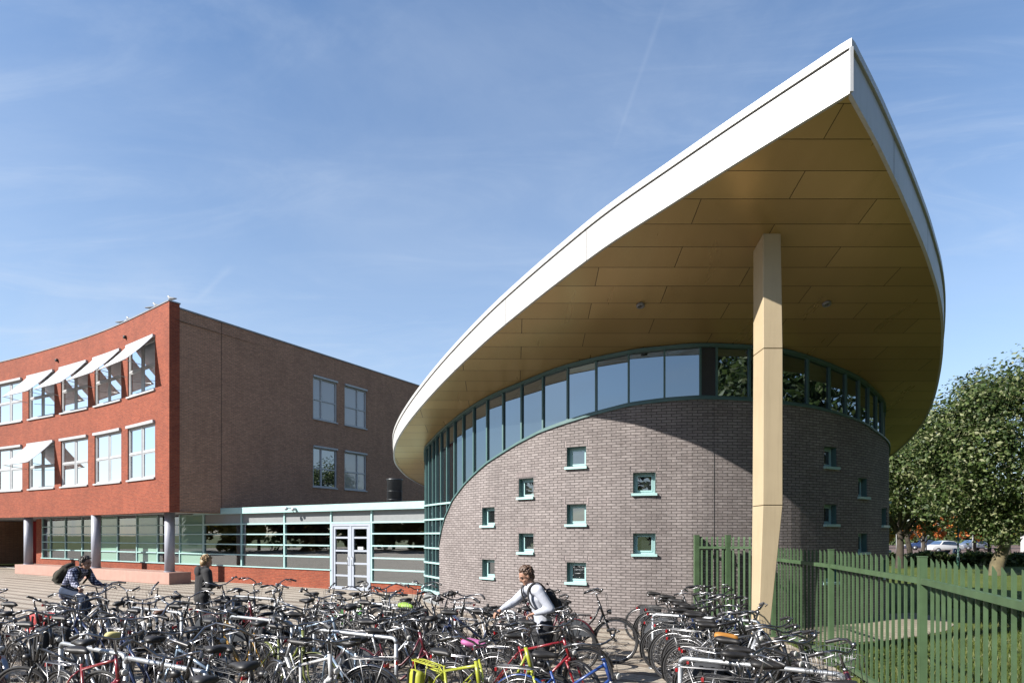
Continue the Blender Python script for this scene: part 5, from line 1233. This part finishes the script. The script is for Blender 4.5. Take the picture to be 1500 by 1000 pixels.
ORD = ['', 'first', 'second', 'third', 'fourth', 'fifth', 'sixth', 'seventh', 'eighth', 'ninth', 'tenth', 'eleventh', 'twelfth', 'thirteenth', 'fourteenth', 'fifteenth', 'sixteenth', 'seventeenth', 'eighteenth', 'nineteenth', 'twentieth', 'twenty-first', 'twenty-second', 'twenty-third', 'twenty-fourth', 'twenty-fifth', 'twenty-sixth', 'twenty-seventh', 'twenty-eighth', 'twenty-ninth', 'thirtieth']
br = random.Random(77)
weights = [13, 12, 11, 4, 3, 8, 6, 9, 5, 1, 2, 2, 1.2, 2, 3, 7]
last = [-1, -1]
special = [(-.60, 5.95, 16, 0), (-.22, 6.35, 17, 0), (.55, 6.0, 18, 0), (.25, 7.1, 19, 0), (-3.6, 8.2, 20, 1), (-2.9, 7.6, 11, 0), (-4.15, 5.95, 19, 0), (-3.2, 6.2, 13, 1), (-3.1, 11.2, 21, 0), (-5.6, 9.7, 22, 1), (-1.5, 9.7, 23, 0), (-5.0, 7.35, 24, 1), (2.68, 7.0, 25, 0), (-7.3, 9.9, 26, 0)]
spec_pts = [Vector(s[:2]) for s in special]
rows = []
def fill(name, path, step, jit, flip, yawj=.21):
    """bicycles side by side along a line, front (near the viewer) to back"""
    p = Path2(path); s = br.uniform(0, .15); out = []
    while s < p.L:
        q = p.pos(s) + U * br.gauss(0, jit)
        out.append((q.x, q.y, None)); s += step * br.uniform(.8, 1.22)
    rows.append((name, out, flip, yawj))
def colline(u, v0, v1): return [U * u + W * v0, U * u + W * v1]
fill('fence row', [(2.35, 4.75), (2.5, 6.2), (2.88, 9.3), (3.08, 11.7)], .40, .10, .06, .10)
fill('aisle row', colline(-5.15, 2.8, 9.9), .46, .22, .45)
fill('second left row', colline(-7.25, 1.7, 9.9), .46, .22, .5)
fill('third left row', colline(-9.35, .9, 9.3), .46, .22, .5)
fill('fourth left row', colline(-11.4, 1.6, 8.3), .47, .22, .55)
fill('leftmost row', colline(-13.4, 2.0, 6.3), .48, .22, .5)
PEOPLE_AT = [Vector((.30, 8.35)), Vector((-6.55, 13.0)), Vector((-8.15, 11.7))]
RACKS = []
for (u, v) in ((-5.7, 3.35), (-7.25, 3.45), (-5.75, 5.65), (-10.3, 5.73), (-10.75, 7.9), (-5.75, 8.55), (-7.8, 8.1), (-7.7, 5.8), (-9.6, 3.6), (-12.6, 5.6)): RACKS.append((u, v))
allb = []
for (name, pts, flip, yawj) in rows:
    k = 0
    for (x, y, _) in pts:
        if x / y < -.97 or y < 4.75: continue
        P_ = Vector((x, y))
        if any((P_ - q).length < .33 for q in spec_pts): continue
        if (P_ - PEOPLE_AT[0]).length < .52: continue
        if (P_ - PEOPLE_AT[1]).length < .8 or (P_ - Vector((-5.75, 11.2))).length < .55 or (P_ - PEOPLE_AT[2]).length < 1.35: continue
        k += 1
        while True:
            i = br.choices(range(NV), weights)[0]
            if i not in last: break
        last = [last[1], i]
        yaw = UA + br.gauss(0, yawj) + (math.pi if br.random() < flip else 0)
        allb.append((x, y, i, yaw, '%s from the front, %s' % (ORD[k], name)))
for (x, y, i, fl) in special:
    allb.append((x, y, i, (R(-52) if i == 16 else UA + br.gauss(0, .1)) + (math.pi if fl else 0), None))
# the loose black bicycle standing free in the aisle, and two more at its side
allb.append((1.12, 10.35, 0, UA + .12, 'standing free in the aisle before the brick wall'))
allb.append((.42, 8.0, 1, UA - .10, 'just right of the boy in the white shirt'))
where = {16: 'nearest the viewer at the bottom edge', 17: 'at the bottom edge', 18: 'at the bottom edge right of the pink saddle', 20: 'in the middle of the left field', 11: 'right of the golden bicycle', 21: 'near the glass door at the back', 22: 'at the back of the left field', 23: 'before the glass corner', 24: 'in the left field', 25: 'in the row beside the fence', 26: 'near the cyclist in the plaid shirt'}
seen19 = 0
for (x, y, i, yaw, tail) in allb:
    src, words, used = V[i]
    o = place(src, x, y, yaw, br.gauss(-.05, .06), br.gauss(0, .38) if br.random() < .8 else br.choice((-1, 1)) * .7, first=not used, scale=br.uniform(.96, 1.04))
    V[i][2] = True
    if tail is None:
        if i == 19: seen19 += 1; tail = 'near the boy in the white shirt' if seen19 == 1 else 'at the lower left corner'
        elif i == 13: tail = 'beside the red one at lower left'
        else: tail = where[i]
    o['label'] = words + ', ' + tail; o['group'] = 'bicycles parked on the school square'
for v in V:
    if not v[2]:
        for ch in list(v[0].children_recursive): bpy.data.objects.remove(ch)
        bpy.data.objects.remove(v[0])
# steel hoops the bicycles lean on
def hoop(u0, u1, v, h, label):
    a, b = U * u0 + W * v, U * u1 + W * v; t = thing('bicycle_hoop', label, 'bicycle rack', ((a.x + b.x) / 2, (a.y + b.y) / 2, 0), 'steel hoops for bicycles')
    d = (b - a).normalized(); r_ = .06; P3 = lambda p, z: Vector((p.x, p.y, z))
    pts = [P3(a, h - r_)] + [P3(a + d * r_ * (1 - math.cos(q)), h - r_ + r_ * math.sin(q)) for q in (.5, 1.05)] + [P3(a + d * r_, h), P3(b - d * r_, h)] + [P3(b - d * r_ * (1 - math.cos(q)), h - r_ + r_ * math.sin(q)) for q in (1.05, .5)] + [P3(b, h - r_)]
    mb = MB(); mb.tube(pts, .025, 12); mb.build('top_rail', M['steel'], t)
    for p in (a, b):
        mb = MB(); mb.tube([P3(p, 0), P3(p, h - r_)], .025, 12); mb.tube([P3(p, 0), P3(p, .015)], .07, 14); mb.build('leg', M['steel'], t)
hoop(-8.15, -6.75, 3.42, .85, 'left one of two end-to-end hoops at the lower left'); hoop(-6.62, -5.25, 3.36, .85, 'right one of two end-to-end hoops at the lower left')
hoop(-11.1, -9.62, 5.73, .85, 'hoop by the boy in the dark hooded jacket'); hoop(-6.45, -5.02, 5.65, .85, 'hoop in the middle of the aisle row, left of the white shirt')
hoop(-11.4, -10.1, 7.88, .85, 'hoop farthest back at the left, before the brick plinth'); hoop(-6.3, -5.1, 8.6, .85, 'hoop behind the boy in the white shirt')
hoop(-3.08, -1.5, 9.46, .85, 'hoop beside the cream column among the bicycles of the fence row'); hoop(-1.75, -.28, 6.25, .85, 'hoop nearest the viewer beside the green fence')
hoop(-8.4, -7.0, 8.3, .85, 'hoop in the second row before the glass door'); hoop(-8.6, -7.2, 5.9, .85, 'hoop in the second row, centre of the left field')
# ================================================================== PEOPLE
def skin_mesh(V_, E_, root, sub=2):
    """tapering limbs grown along the joint graph; fuse() melts them into one continuous surface"""
    mb = MB(); rad = {n: (V_[n][1] if isinstance(V_[n][1], (tuple, list)) else (V_[n][1],) * 2) for n in V_}
    for a, b in E_:
        A, B = Vector(V_[a][0]), Vector(V_[b][0]); d = B - A
        if d.length < 1e-5: continue
        d.normalize(); s = Vector((0, 1, 0)) - d * d.y
        s = s.normalized() if s.length > .25 else (Vector((1, 0, 0)) - d * d.x).normalized()
        n = s.cross(d); k = 14; vs = []; fs = []; m = 7
        for i in range(m):
            t = i / (m - 1); c = A + (B - A) * t; w_ = [rad[a][q] + (rad[b][q] - rad[a][q]) * t for q in (0, 1)]
            for q in range(k): an = 2 * math.pi * q / k; vs.append(c + s * math.cos(an) * w_[0] + n * math.sin(an) * w_[1])
        for i in range(m - 1):
            for q in range(k): fs.append((i * k + q, i * k + (q + 1) % k, (i + 1) * k + (q + 1) % k, (i + 1) * k + q))
        fs.append(tuple(range(k))[::-1]); fs.append(tuple((m - 1) * k + q for q in range(k)))
        vol = sum(vs[f[0]].dot(vs[f[x]].cross(vs[f[x + 1]])) for f in fs for x in range(1, len(f) - 1))
        if vol < 0: fs = [f[::-1] for f in fs]
        mb.raw(vs, fs)
        rot = Matrix((n, s, d)).transposed()
        for c, r in ((A, rad[a]), (B, rad[b])): mb.ball(c, (r[1], r[0], min(r)), 14, 10, rot)
    return mb.v, mb.f
def fuse(mb, name, mats, parent, voxel=.009, smooth=6):
    o = mb.build(name, mats, None); o.location = (0, 0, 0)
    rm = o.modifiers.new('r', 'REMESH'); rm.mode = 'VOXEL'; rm.voxel_size = voxel; rm.use_smooth_shade = True
    sm = o.modifiers.new('m', 'SMOOTH'); sm.factor = .5; sm.iterations = smooth
    dg = bpy.context.evaluated_depsgraph_get(); m2 = bpy.data.meshes.new_from_object(o.evaluated_get(dg)); old = o.data; o.data = m2; m2.name = name
    o.modifiers.clear(); bpy.data.meshes.remove(old)
    for p in o.data.polygons: p.use_smooth = True
    if not o.data.materials: o.data.materials.append(mats)
    o.parent = parent; return o
M['skin'] = mat('skin', (.52, .29, .20), .5, var=.08, scale=12)
M['hair_dark'] = mat('dark_brown_hair', (.028, .017, .012), .5, var=.4, scale=40); M['hair_brown'] = mat('brown_hair', (.10, .05, .025), .5, var=.4, scale=40); M['hair_blond'] = mat('blond_hair', (.40, .25, .11), .5, var=.35, scale=40)
M['eye'] = mat('dark_eye', (.02, .015, .012), .2); M['lips'] = mat('lips', (.38, .16, .13), .5)
M['shirt_white'] = mat('white_blue_shirt_cloth', (.62, .66, .76), .85, var=.08, scale=9, bump=.5, bscale=14)
M['jeans'] = mat('blue_jeans', (.035, .06, .12), .9, var=.25, scale=12, bump=.4, bscale=20); M['trouser_dark'] = mat('dark_trousers', (.022, .024, .03), .9, bump=.4, bscale=20)
M['hoodie'] = mat('dark_hoodie_cloth', (.028, .028, .031), .95, var=.2, bump=.5, bscale=16); M['shoe'] = mat('dark_shoe', (.03, .028, .026), .6)
M['bag_black'] = mat('black_bag', (.015, .015, .016), .8, var=.3, bump=.4, bscale=20); M['bag_olive'] = mat('dark_olive_bag', (.035, .032, .02), .9, var=.5, scale=14, bump=.5, bscale=20)
def plaid():
    m, N, L, out = nodes('plaid_shirt_cloth'); b = N('BsdfPrincipled', Roughness=.9); tc_ = N('TexCoord')
    cols = []
    for ax, sc_ in (('X', 26.), ('Z', 26.), ('Y', 26.)):
        w_ = N('TexWave', Scale=sc_ / 6.28 * 1.6); w_.wave_type = 'BANDS'; w_.bands_direction = ax; L(tc_.outputs['Object'], w_.inputs['Vector']); cols.append(w_.outputs['Fac'])
    a = N('Math'); a.operation = 'ADD'; L(cols[0], a.inputs[0]); L(cols[1], a.inputs[1]); a2 = N('Math'); a2.operation = 'ADD'; L(a.outputs[0], a2.inputs[0]); L(cols[2], a2.inputs[1])
    d = N('Math'); d.operation = 'DIVIDE'; d.inputs[1].default_value = 3; L(a2.outputs[0], d.inputs[0]); cr = N('ValToRGB'); e = cr.color_ramp.elements
    e[0].position = .35; e[0].color = (.018, .022, .05, 1); e[1].position = .8; e[1].color = (.45, .46, .55, 1); k = e.new(.58); k.color = (.07, .08, .15, 1)
    L(d.outputs[0], cr.inputs['Fac']); L(cr.outputs['Color'], b.inputs['Base Color']); L(b.outputs[0], out.inputs['Surface']); return m
M['plaid'] = plaid()
def hand(V_, E_, w_, e, tag_, curl, side):
    """palm and five fingers beyond wrist w_ (elbow e); curl bends them towards gravity"""
    d = (w_ - e).normalized(); dn = Vector((0, 0, -1)); n = (dn - d * dn.dot(d))
    n = n.normalized() if n.length > .1 else Vector((1, 0, 0)); s = d.cross(n).normalized() * side
    V_[tag_ + 'p'] = (w_ + d * .05, (.032, .016)); E_.append((tag_ + 'w', tag_ + 'p'))
    for k, (o, L_) in enumerate(((-.028, .068), (-.010, .080), (.010, .076), (.028, .058))):
        b = w_ + d * .085 + s * o; c = b + (d * math.cos(curl) + n * math.sin(curl)) * L_ * .5; f = c + (d * math.cos(curl * 2.1) + n * math.sin(curl * 2.1)) * L_ * .55
        for q, p, r in (('a', b, .010), ('b', c, .009), ('c', f, .0075)): V_[tag_ + 'f%d%s' % (k, q)] = (p, r)
        E_ += [(tag_ + 'p', tag_ + 'f%da' % k), (tag_ + 'f%da' % k, tag_ + 'f%db' % k), (tag_ + 'f%db' % k, tag_ + 'f%dc' % k)]
    b = w_ + d * .035 - s * .034; c = b + (d * .7 - s * .5 + n * .4).normalized() * .034; f = c + (d * .8 + n * .6).normalized() * .03
    for q, p, r in (('a', b, .012), ('b', c, .0105), ('c', f, .0085)): V_[tag_ + 't' + q] = (p, r)
    E_ += [(tag_ + 'p', tag_ + 'ta'), (tag_ + 'ta', tag_ + 'tb'), (tag_ + 'tb', tag_ + 'tc')]
def person(label, loc, rz, J, top_m, leg_m, hair_m, head_pitch, curl=(.5, .5), k=1.0, hood=False, fringe=True, collar=False):
    t = thing('person', label, 'person', (0, 0, 0), 'people on the square'); OFF[t.name] = Vector((0, 0, 0))
    J = {a: Vector(b) for a, b in J.items()}
    V_ = {'hip': (J['hip'], (.135 * k, .10 * k)), 'sp': (J['sp'], (.125 * k, .092 * k)), 'ch': (J['ch'], (.155 * k, .105 * k)), 'sh': (J['sh'], (.10 * k, .075 * k)), 'nk': (J['nk'], .053 * k), 'hd0': (J['nk'] + (J['hd'] - J['nk']) * .5, .055 * k)}
    E_ = [('hip', 'sp'), ('sp', 'ch'), ('ch', 'sh'), ('sh', 'nk'), ('nk', 'hd0')]
    for s, sg in (('l', 1), ('r', -1)):
        V_[s + 's'] = (J[s + 's'], .058 * k); V_[s + 'e'] = (J[s + 'e'], .041 * k); V_[s + 'fm'] = (J[s + 'e'] + (J[s + 'w'] - J[s + 'e']) * .35, .040 * k); V_[s + 'w'] = (J[s + 'w'], (.028, .022))
        E_ += [('sh', s + 's'), (s + 's', s + 'e'), (s + 'e', s + 'fm'), (s + 'fm', s + 'w')]
        hand(V_, E_, J[s + 'w'], J[s + 'e'], s, curl[0 if s == 'l' else 1], sg)
        V_[s + 'h'] = (J[s + 'h'], .088 * k); V_[s + 'k'] = (J[s + 'k'], .058 * k); V_[s + 'cf'] = (J[s + 'k'] + (J[s + 'a'] - J[s + 'k']) * .35, .056 * k); V_[s + 'a'] = (J[s + 'a'], .038 * k)
        V_[s + 'tt'] = (J[s + 't'], .03 * k)
        E_ += [('hip', s + 'h'), (s + 'h', s + 'k'), (s + 'k', s + 'cf'), (s + 'cf', s + 'a'), (s + 'a', s + 'tt')]
    vs, fs = skin_mesh(V_, E_, 'hip', 2)
    mb = MB(); mb.raw(vs, fs)
    H = J['hd']; rot = Matrix.Rotation(head_pitch, 3, 'Y')
    def hp(x, y, z): return H + rot @ Vector((x, y, z)) * k
    mb.ball(hp(-.012, 0, .028), Vector((.098, .076, .092)) * k, 20, 14, rot); mb.ball(hp(.022, 0, -.045), Vector((.070, .060, .078)) * k, 18, 12, rot)
    mb.ball(hp(.068, 0, -.092), Vector((.026, .03, .022)) * k, 12, 8, rot); mb.ball(hp(.094, 0, -.018), Vector((.022, .014, .026)) * k, 10, 8, rot); mb.ball(hp(.088, 0, .012), Vector((.012, .011, .03)) * k, 8, 6, rot)
    mb.ball(hp(.070, 0, .030), Vector((.022, .052, .013)) * k, 12, 8, rot)
    for s in (-1, 1): mb.ball(hp(-.008, s * .077, -.012), Vector((.020, .010, .032)) * k, 10, 8, rot); mb.ball(hp(.058, s * .038, -.035), Vector((.022, .02, .02)) * k, 8, 6, rot)
    mb.tube([hp(-.03, 0, -.06), J['nk'] + (J['sh'] - J['nk']) * .2], .052 * k, 14)
    fuse(mb, 'body', M['skin'], t, .0075, 4)
    for s in (-1, 1):
        mb = MB(); mb.ball(hp(.079, s * .032, .008), Vector((.010, .014, .008)) * k, 10, 8, rot); mb.build('eye', M['eye'], t)
        mb = MB(); mb.tube([hp(.084, s * .016, .030), hp(.086, s * .034, .036), hp(.074, s * .052, .028)], [.003, .0045, .003], 6); mb.build('eyebrow', hair_m, t)
    mb = MB(); mb.tube([hp(.077, -.022, -.060), hp(.088, 0, -.058), hp(.077, .022, -.060)], [.003, .0055, .003], 6); mb.build('mouth', M['lips'], t)
    # hair: tufts over a cap
    mb = MB(); rr = random.Random(len(label)); mb.ball(hp(-.028, 0, .040), Vector((.097, .085, .088)) * k, 20, 12, rot); mb.ball(hp(-.058, 0, -.022), Vector((.060, .074, .085)) * k, 16, 10, rot)
    for q in range(420):
        th = rr.random() * 2 * math.pi; el = rr.uniform(-.3, 1.5); d = Vector((math.cos(th) * math.cos(el), math.sin(th) * math.cos(el), math.sin(el)))
        if d.x > .25 and d.z < (.62 if fringe else .7): continue
        p = Vector((-.026, 0, .036)) + Vector((d.x * .098, d.y * .086, d.z * .092)); f = Vector((.3, 0, -.35)) + Vector((rr.gauss(0, .5), rr.gauss(0, .5), rr.gauss(0, .3)))
        f = (f - d * f.dot(d) + d * .18).normalized() * rr.uniform(.018, .036)
        if rr.random() < .4: f = f * .9 + d * .012
        mb.tube([hp(*p), hp(*(p + f * .5 + d * .008)), hp(*(p + f))], [.0065 * k, .006 * k, .0015], 5)
    fuse(mb, 'hair', hair_m, t, .0048, 1)
    # clothes follow the same joints, a little wider
    def grow(names, edges, root, add, nm, m_, extra=None):
        v2 = {n: (V_[n][0], tuple(x + add for x in (V_[n][1] if isinstance(V_[n][1], (tuple, list)) else (V_[n][1],) * 2))) for n in names}
        if extra: v2.update(extra)
        a, b = skin_mesh(v2, edges, root, 2); mb = MB(); mb.raw(a, b); return mb
    up_e = [e for e in E_ if e[0] in ('hip', 'sp', 'ch') and e[1] in ('sp', 'ch', 'sh')] ; nms = ['hip', 'sp', 'ch', 'sh']; ex = {}
    for s in 'lr':
        nms += [s + 's', s + 'e', s + 'fm']; ex[s + 'cu'] = (J[s + 'e'] + (J[s + 'w'] - J[s + 'e']) * .93, .036 * k); up_e += [('sh', s + 's'), (s + 's', s + 'e'), (s + 'e', s + 'fm'), (s + 'fm', s + 'cu')]
    ex['hem'] = (J['hip'] + (J['hip'] - J['sp']).normalized() * .09 * k, ((.172 if hood else .155) * k, (.14 if hood else .12) * k)); up_e.append(('hip', 'hem'))
    ex['cl'] = (J['sh'] + (J['nk'] - J['sh']) * .55, .064 * k); up_e.append(('sh', 'cl'))
    mb = grow(nms, up_e, 'sp', (.030 if hood else .022) * k, 'top', top_m, ex)
    if hood:
        for q in range(7): a = math.pi * (.5 + q / 6 * 1.0); mb.ball(J['nk'] + Vector((-.02 + .085 * math.cos(a), .085 * math.sin(a), -.005 - .015 * abs(math.cos(a)))), (.048, .048, .045), 10, 8)
        mb.ball(J['sh'] + Vector((-.105, 0, .0)), (.05, .11, .11), 12, 8)
    if collar:
        for q in range(11): a = 2 * math.pi * q / 11; mb.ball(J['nk'] + (J['sh'] - J['nk']) * .35 + Vector((.062 * math.cos(a), .062 * math.sin(a), .012)), (.018, .018, .03), 8, 6)
    # folds
    rr = random.Random(9)
    for q in range(14):
        s = rr.choice('lr'); a, b = (J[s + 's'], J[s + 'e']) if rr.random() < .5 else (J['ch'], J['hip']); p = a + (b - a) * rr.uniform(.3, .95); w_ = (.062 if a == J[s + 's'] else .135) * k
        mb.ball(p + Vector((rr.uniform(-1, 1), rr.uniform(-1, 1), 0)).normalized() * w_ * .8, (.03, .03, .012), 8, 6, Euler((rr.uniform(-.6, .6), rr.uniform(-.6, .6), rr.uniform(0, 3))).to_matrix())
    fuse(mb, 'jacket' if hood else 'shirt', top_m, t, .010, 3)
    nms = ['hip']; le = []; ex = {}
    for s in 'lr':
        nms += [s + 'h', s + 'k', s + 'cf']; ex[s + 'cu'] = (J[s + 'k'] + (J[s + 'a'] - J[s + 'k']) * .97, .055 * k); le += [('hip', s + 'h'), (s + 'h', s + 'k'), (s + 'k', s + 'cf'), (s + 'cf', s + 'cu')]
    ex['wb'] = (J['hip'] + (J['sp'] - J['hip']) * .35, (.132 * k, .1 * k)); le.append(('hip', 'wb'))
    mb = grow(nms, le, 'hip', .019 * k, 'leg', leg_m, ex); fuse(mb, 'trousers', leg_m, t, .010, 3)
    for s in 'lr':
        a, b = J[s + 'a'], J[s + 't']; mb = MB(); d = (b - a); mb.tube([a + Vector((0, 0, .03)), a + Vector((-.02, 0, -.03))], .05 * k, 12); mb.tube([a - d * .25 + Vector((0, 0, -.035)), a + d * .3 + Vector((0, 0, -.03)), a + d * .8 + Vector((0, 0, -.01)), a + d * 1.25 + Vector((0, 0, -.005))], [.035, .047, .046, .025], 10)
        fuse(mb, 'shoe', M['shoe'], t, .011, 3)
    t.location = loc; t.rotation_euler = (0, 0, rz); return t
def backpack(label, loc, rz, J, m_, tilt, size=(.16, .3, .44), straps=True):
    t = thing('backpack', label, 'backpack', (0, 0, 0)); OFF[t.name] = Vector((0, 0, 0)); c = Vector(J['ch']) * .6 + Vector(J['sp']) * .4; rot = Matrix.Rotation(tilt, 3, 'Y')
    back = c + rot @ Vector((-.20, 0, -.05)); mb = MB(); mb.ball(back, (size[0] * .62, size[1] * .55, size[2] * .55), 18, 12, rot); mb.box(back + rot @ Vector((.01, 0, -.02)), (size[0] * .8, size[1] * .86, size[2] * .8), rot)
    mb.ball(back + rot @ Vector((-.07, 0, -.08)), (size[0] * .42, size[1] * .42, size[2] * .28), 14, 10, rot); fuse(mb, 'bag', m_, t, .012, 5)
    mb = MB(); mb.tube([back + rot @ Vector((.0, -.03, .23)), back + rot @ Vector((.0, 0, .26)), back + rot @ Vector((.0, .03, .23))], .008, 6); mb.build('loop_handle', m_, t)
    if straps:
        for s in (-1, 1):
            sh = Vector(J['ls' if s > 0 else 'rs']) * .62 + Vector(J['sh']) * .38; ch = Vector(J['ch']); mb = MB(); g = []
            pth = [back + rot @ Vector((.06, s * .08, .17)), sh + rot @ Vector((-.07, 0, .075)), sh + rot @ Vector((.02, 0, .098)), sh + rot @ Vector((.115, 0, .03)), ch + rot @ Vector((.145, s * .115, -.03)), ch + rot @ Vector((.07, s * .195, -.17)), back + rot @ Vector((.05, s * .12, -.19))]
            sp_ = spline(pth, 5)
            for p in sp_: g.append([p + Vector((0, -.024, 0)), p + Vector((0, .024, 0))])
            mb.sheet(g, 0, True, .012); mb.build('strap', m_, t)
    t.location = loc; t.rotation_euler = (0, 0, rz); return t
# boy in the white shirt, bending over the bicycles
JA = dict(hip=(-.17, 0, .90), sp=(-.13, 0, 1.08), ch=(-.07, 0, 1.25), sh=(-.02, 0, 1.37), nk=(.02, 0, 1.44), hd=(.085, 0, 1.545), ls=(-.03, .185, 1.355), le=(-.17, .27, 1.12), lw=(.03, .20, 1.06), rs=(.0, -.185, 1.345), re=(.17, -.26, 1.17), rw=(.37, -.24, 1.07), lh=(-.17, .095, .86), lk=(-.12, .11, .48), la=(-.18, .11, .085), lt=(-.06, .12, .045), rh=(-.17, -.095, .86), rk=(-.05, -.11, .48), ra=(-.10, -.11, .085), rt=(.02, -.12, .045))
LA = (.27, 8.35, 0); person('boy in a white shirt with dark backpack straps, bending left over the parked bicycles', LA, R(197), JA, M['shirt_white'], M['trouser_dark'], M['hair_brown'], R(30), (.7, .5), .97, collar=True)
backpack('black backpack worn by the boy in the white shirt', LA, R(197), JA, M['bag_black'], R(18), (.10, .25, .34))
# blond boy in the hooded jacket, seen from behind
JB = dict(hip=(-.03, 0, .82), sp=(-.03, 0, .99), ch=(-.01, 0, 1.13), sh=(.0, 0, 1.235), nk=(.02, 0, 1.30), hd=(.055, 0, 1.405), ls=(.0, .165, 1.215), le=(.02, .25, .98), lw=(.20, .12, .96), rs=(.0, -.165, 1.215), re=(.0, -.26, .985), rw=(.18, -.13, .97), lh=(-.03, .085, .78), lk=(.0, .09, .43), la=(-.05, .09, .08), lt=(.07, .10, .045), rh=(-.03, -.085, .78), rk=(.01, -.09, .43), ra=(-.04, -.09, .08), rt=(.08, -.10, .045))
person('blond boy in a dark hooded jacket standing with his back turned before the brick plinth', (-6.3, 12.55, 0), R(48), JB, M['hoodie'], M['trouser_dark'], M['hair_blond'], R(24), (.8, .8), .95, hood=True).scale = (1.1,) * 3
# cyclist riding to the right
JC = dict(hip=(-.27, 0, 1.05), sp=(-.22, 0, 1.20), ch=(-.12, 0, 1.33), sh=(-.03, 0, 1.42), nk=(.02, 0, 1.475), hd=(.095, 0, 1.565), ls=(-.03, .18, 1.40), le=(.06, .24, 1.19), lw=(.19, .285, 1.125), rs=(-.03, -.18, 1.40), re=(.06, -.24, 1.19), rw=(.19, -.285, 1.125), lh=(-.25, .095, 1.03), lk=(.05, .11, .73), la=(-.14, .12, .36), lt=(-.02, .13, .30), rh=(-.25, -.095, 1.03), rk=(.17, -.12, .90), ra=(.06, -.13, .50), rt=(.18, -.14, .46))
LC = (-8.2, 11.7, 0); person('dark-haired boy in a plaid shirt riding a bicycle to the right', LC, R(-6), JC, M['plaid'], M['jeans'], M['hair_dark'], R(12), (1.1, 1.1), .97)
backpack('dark olive backpack worn by the cyclist in the plaid shirt', LC, R(-6), JC, M['bag_olive'], R(40), (.17, .3, .46))
rb = bicycle('gents', 'black', 'coat guards', stand=False, rackm='plastic'); place(rb, LC[0], LC[1], R(-6), 0, 0, True); rb['label'] = 'black bicycle ridden by the boy in the plaid shirt'
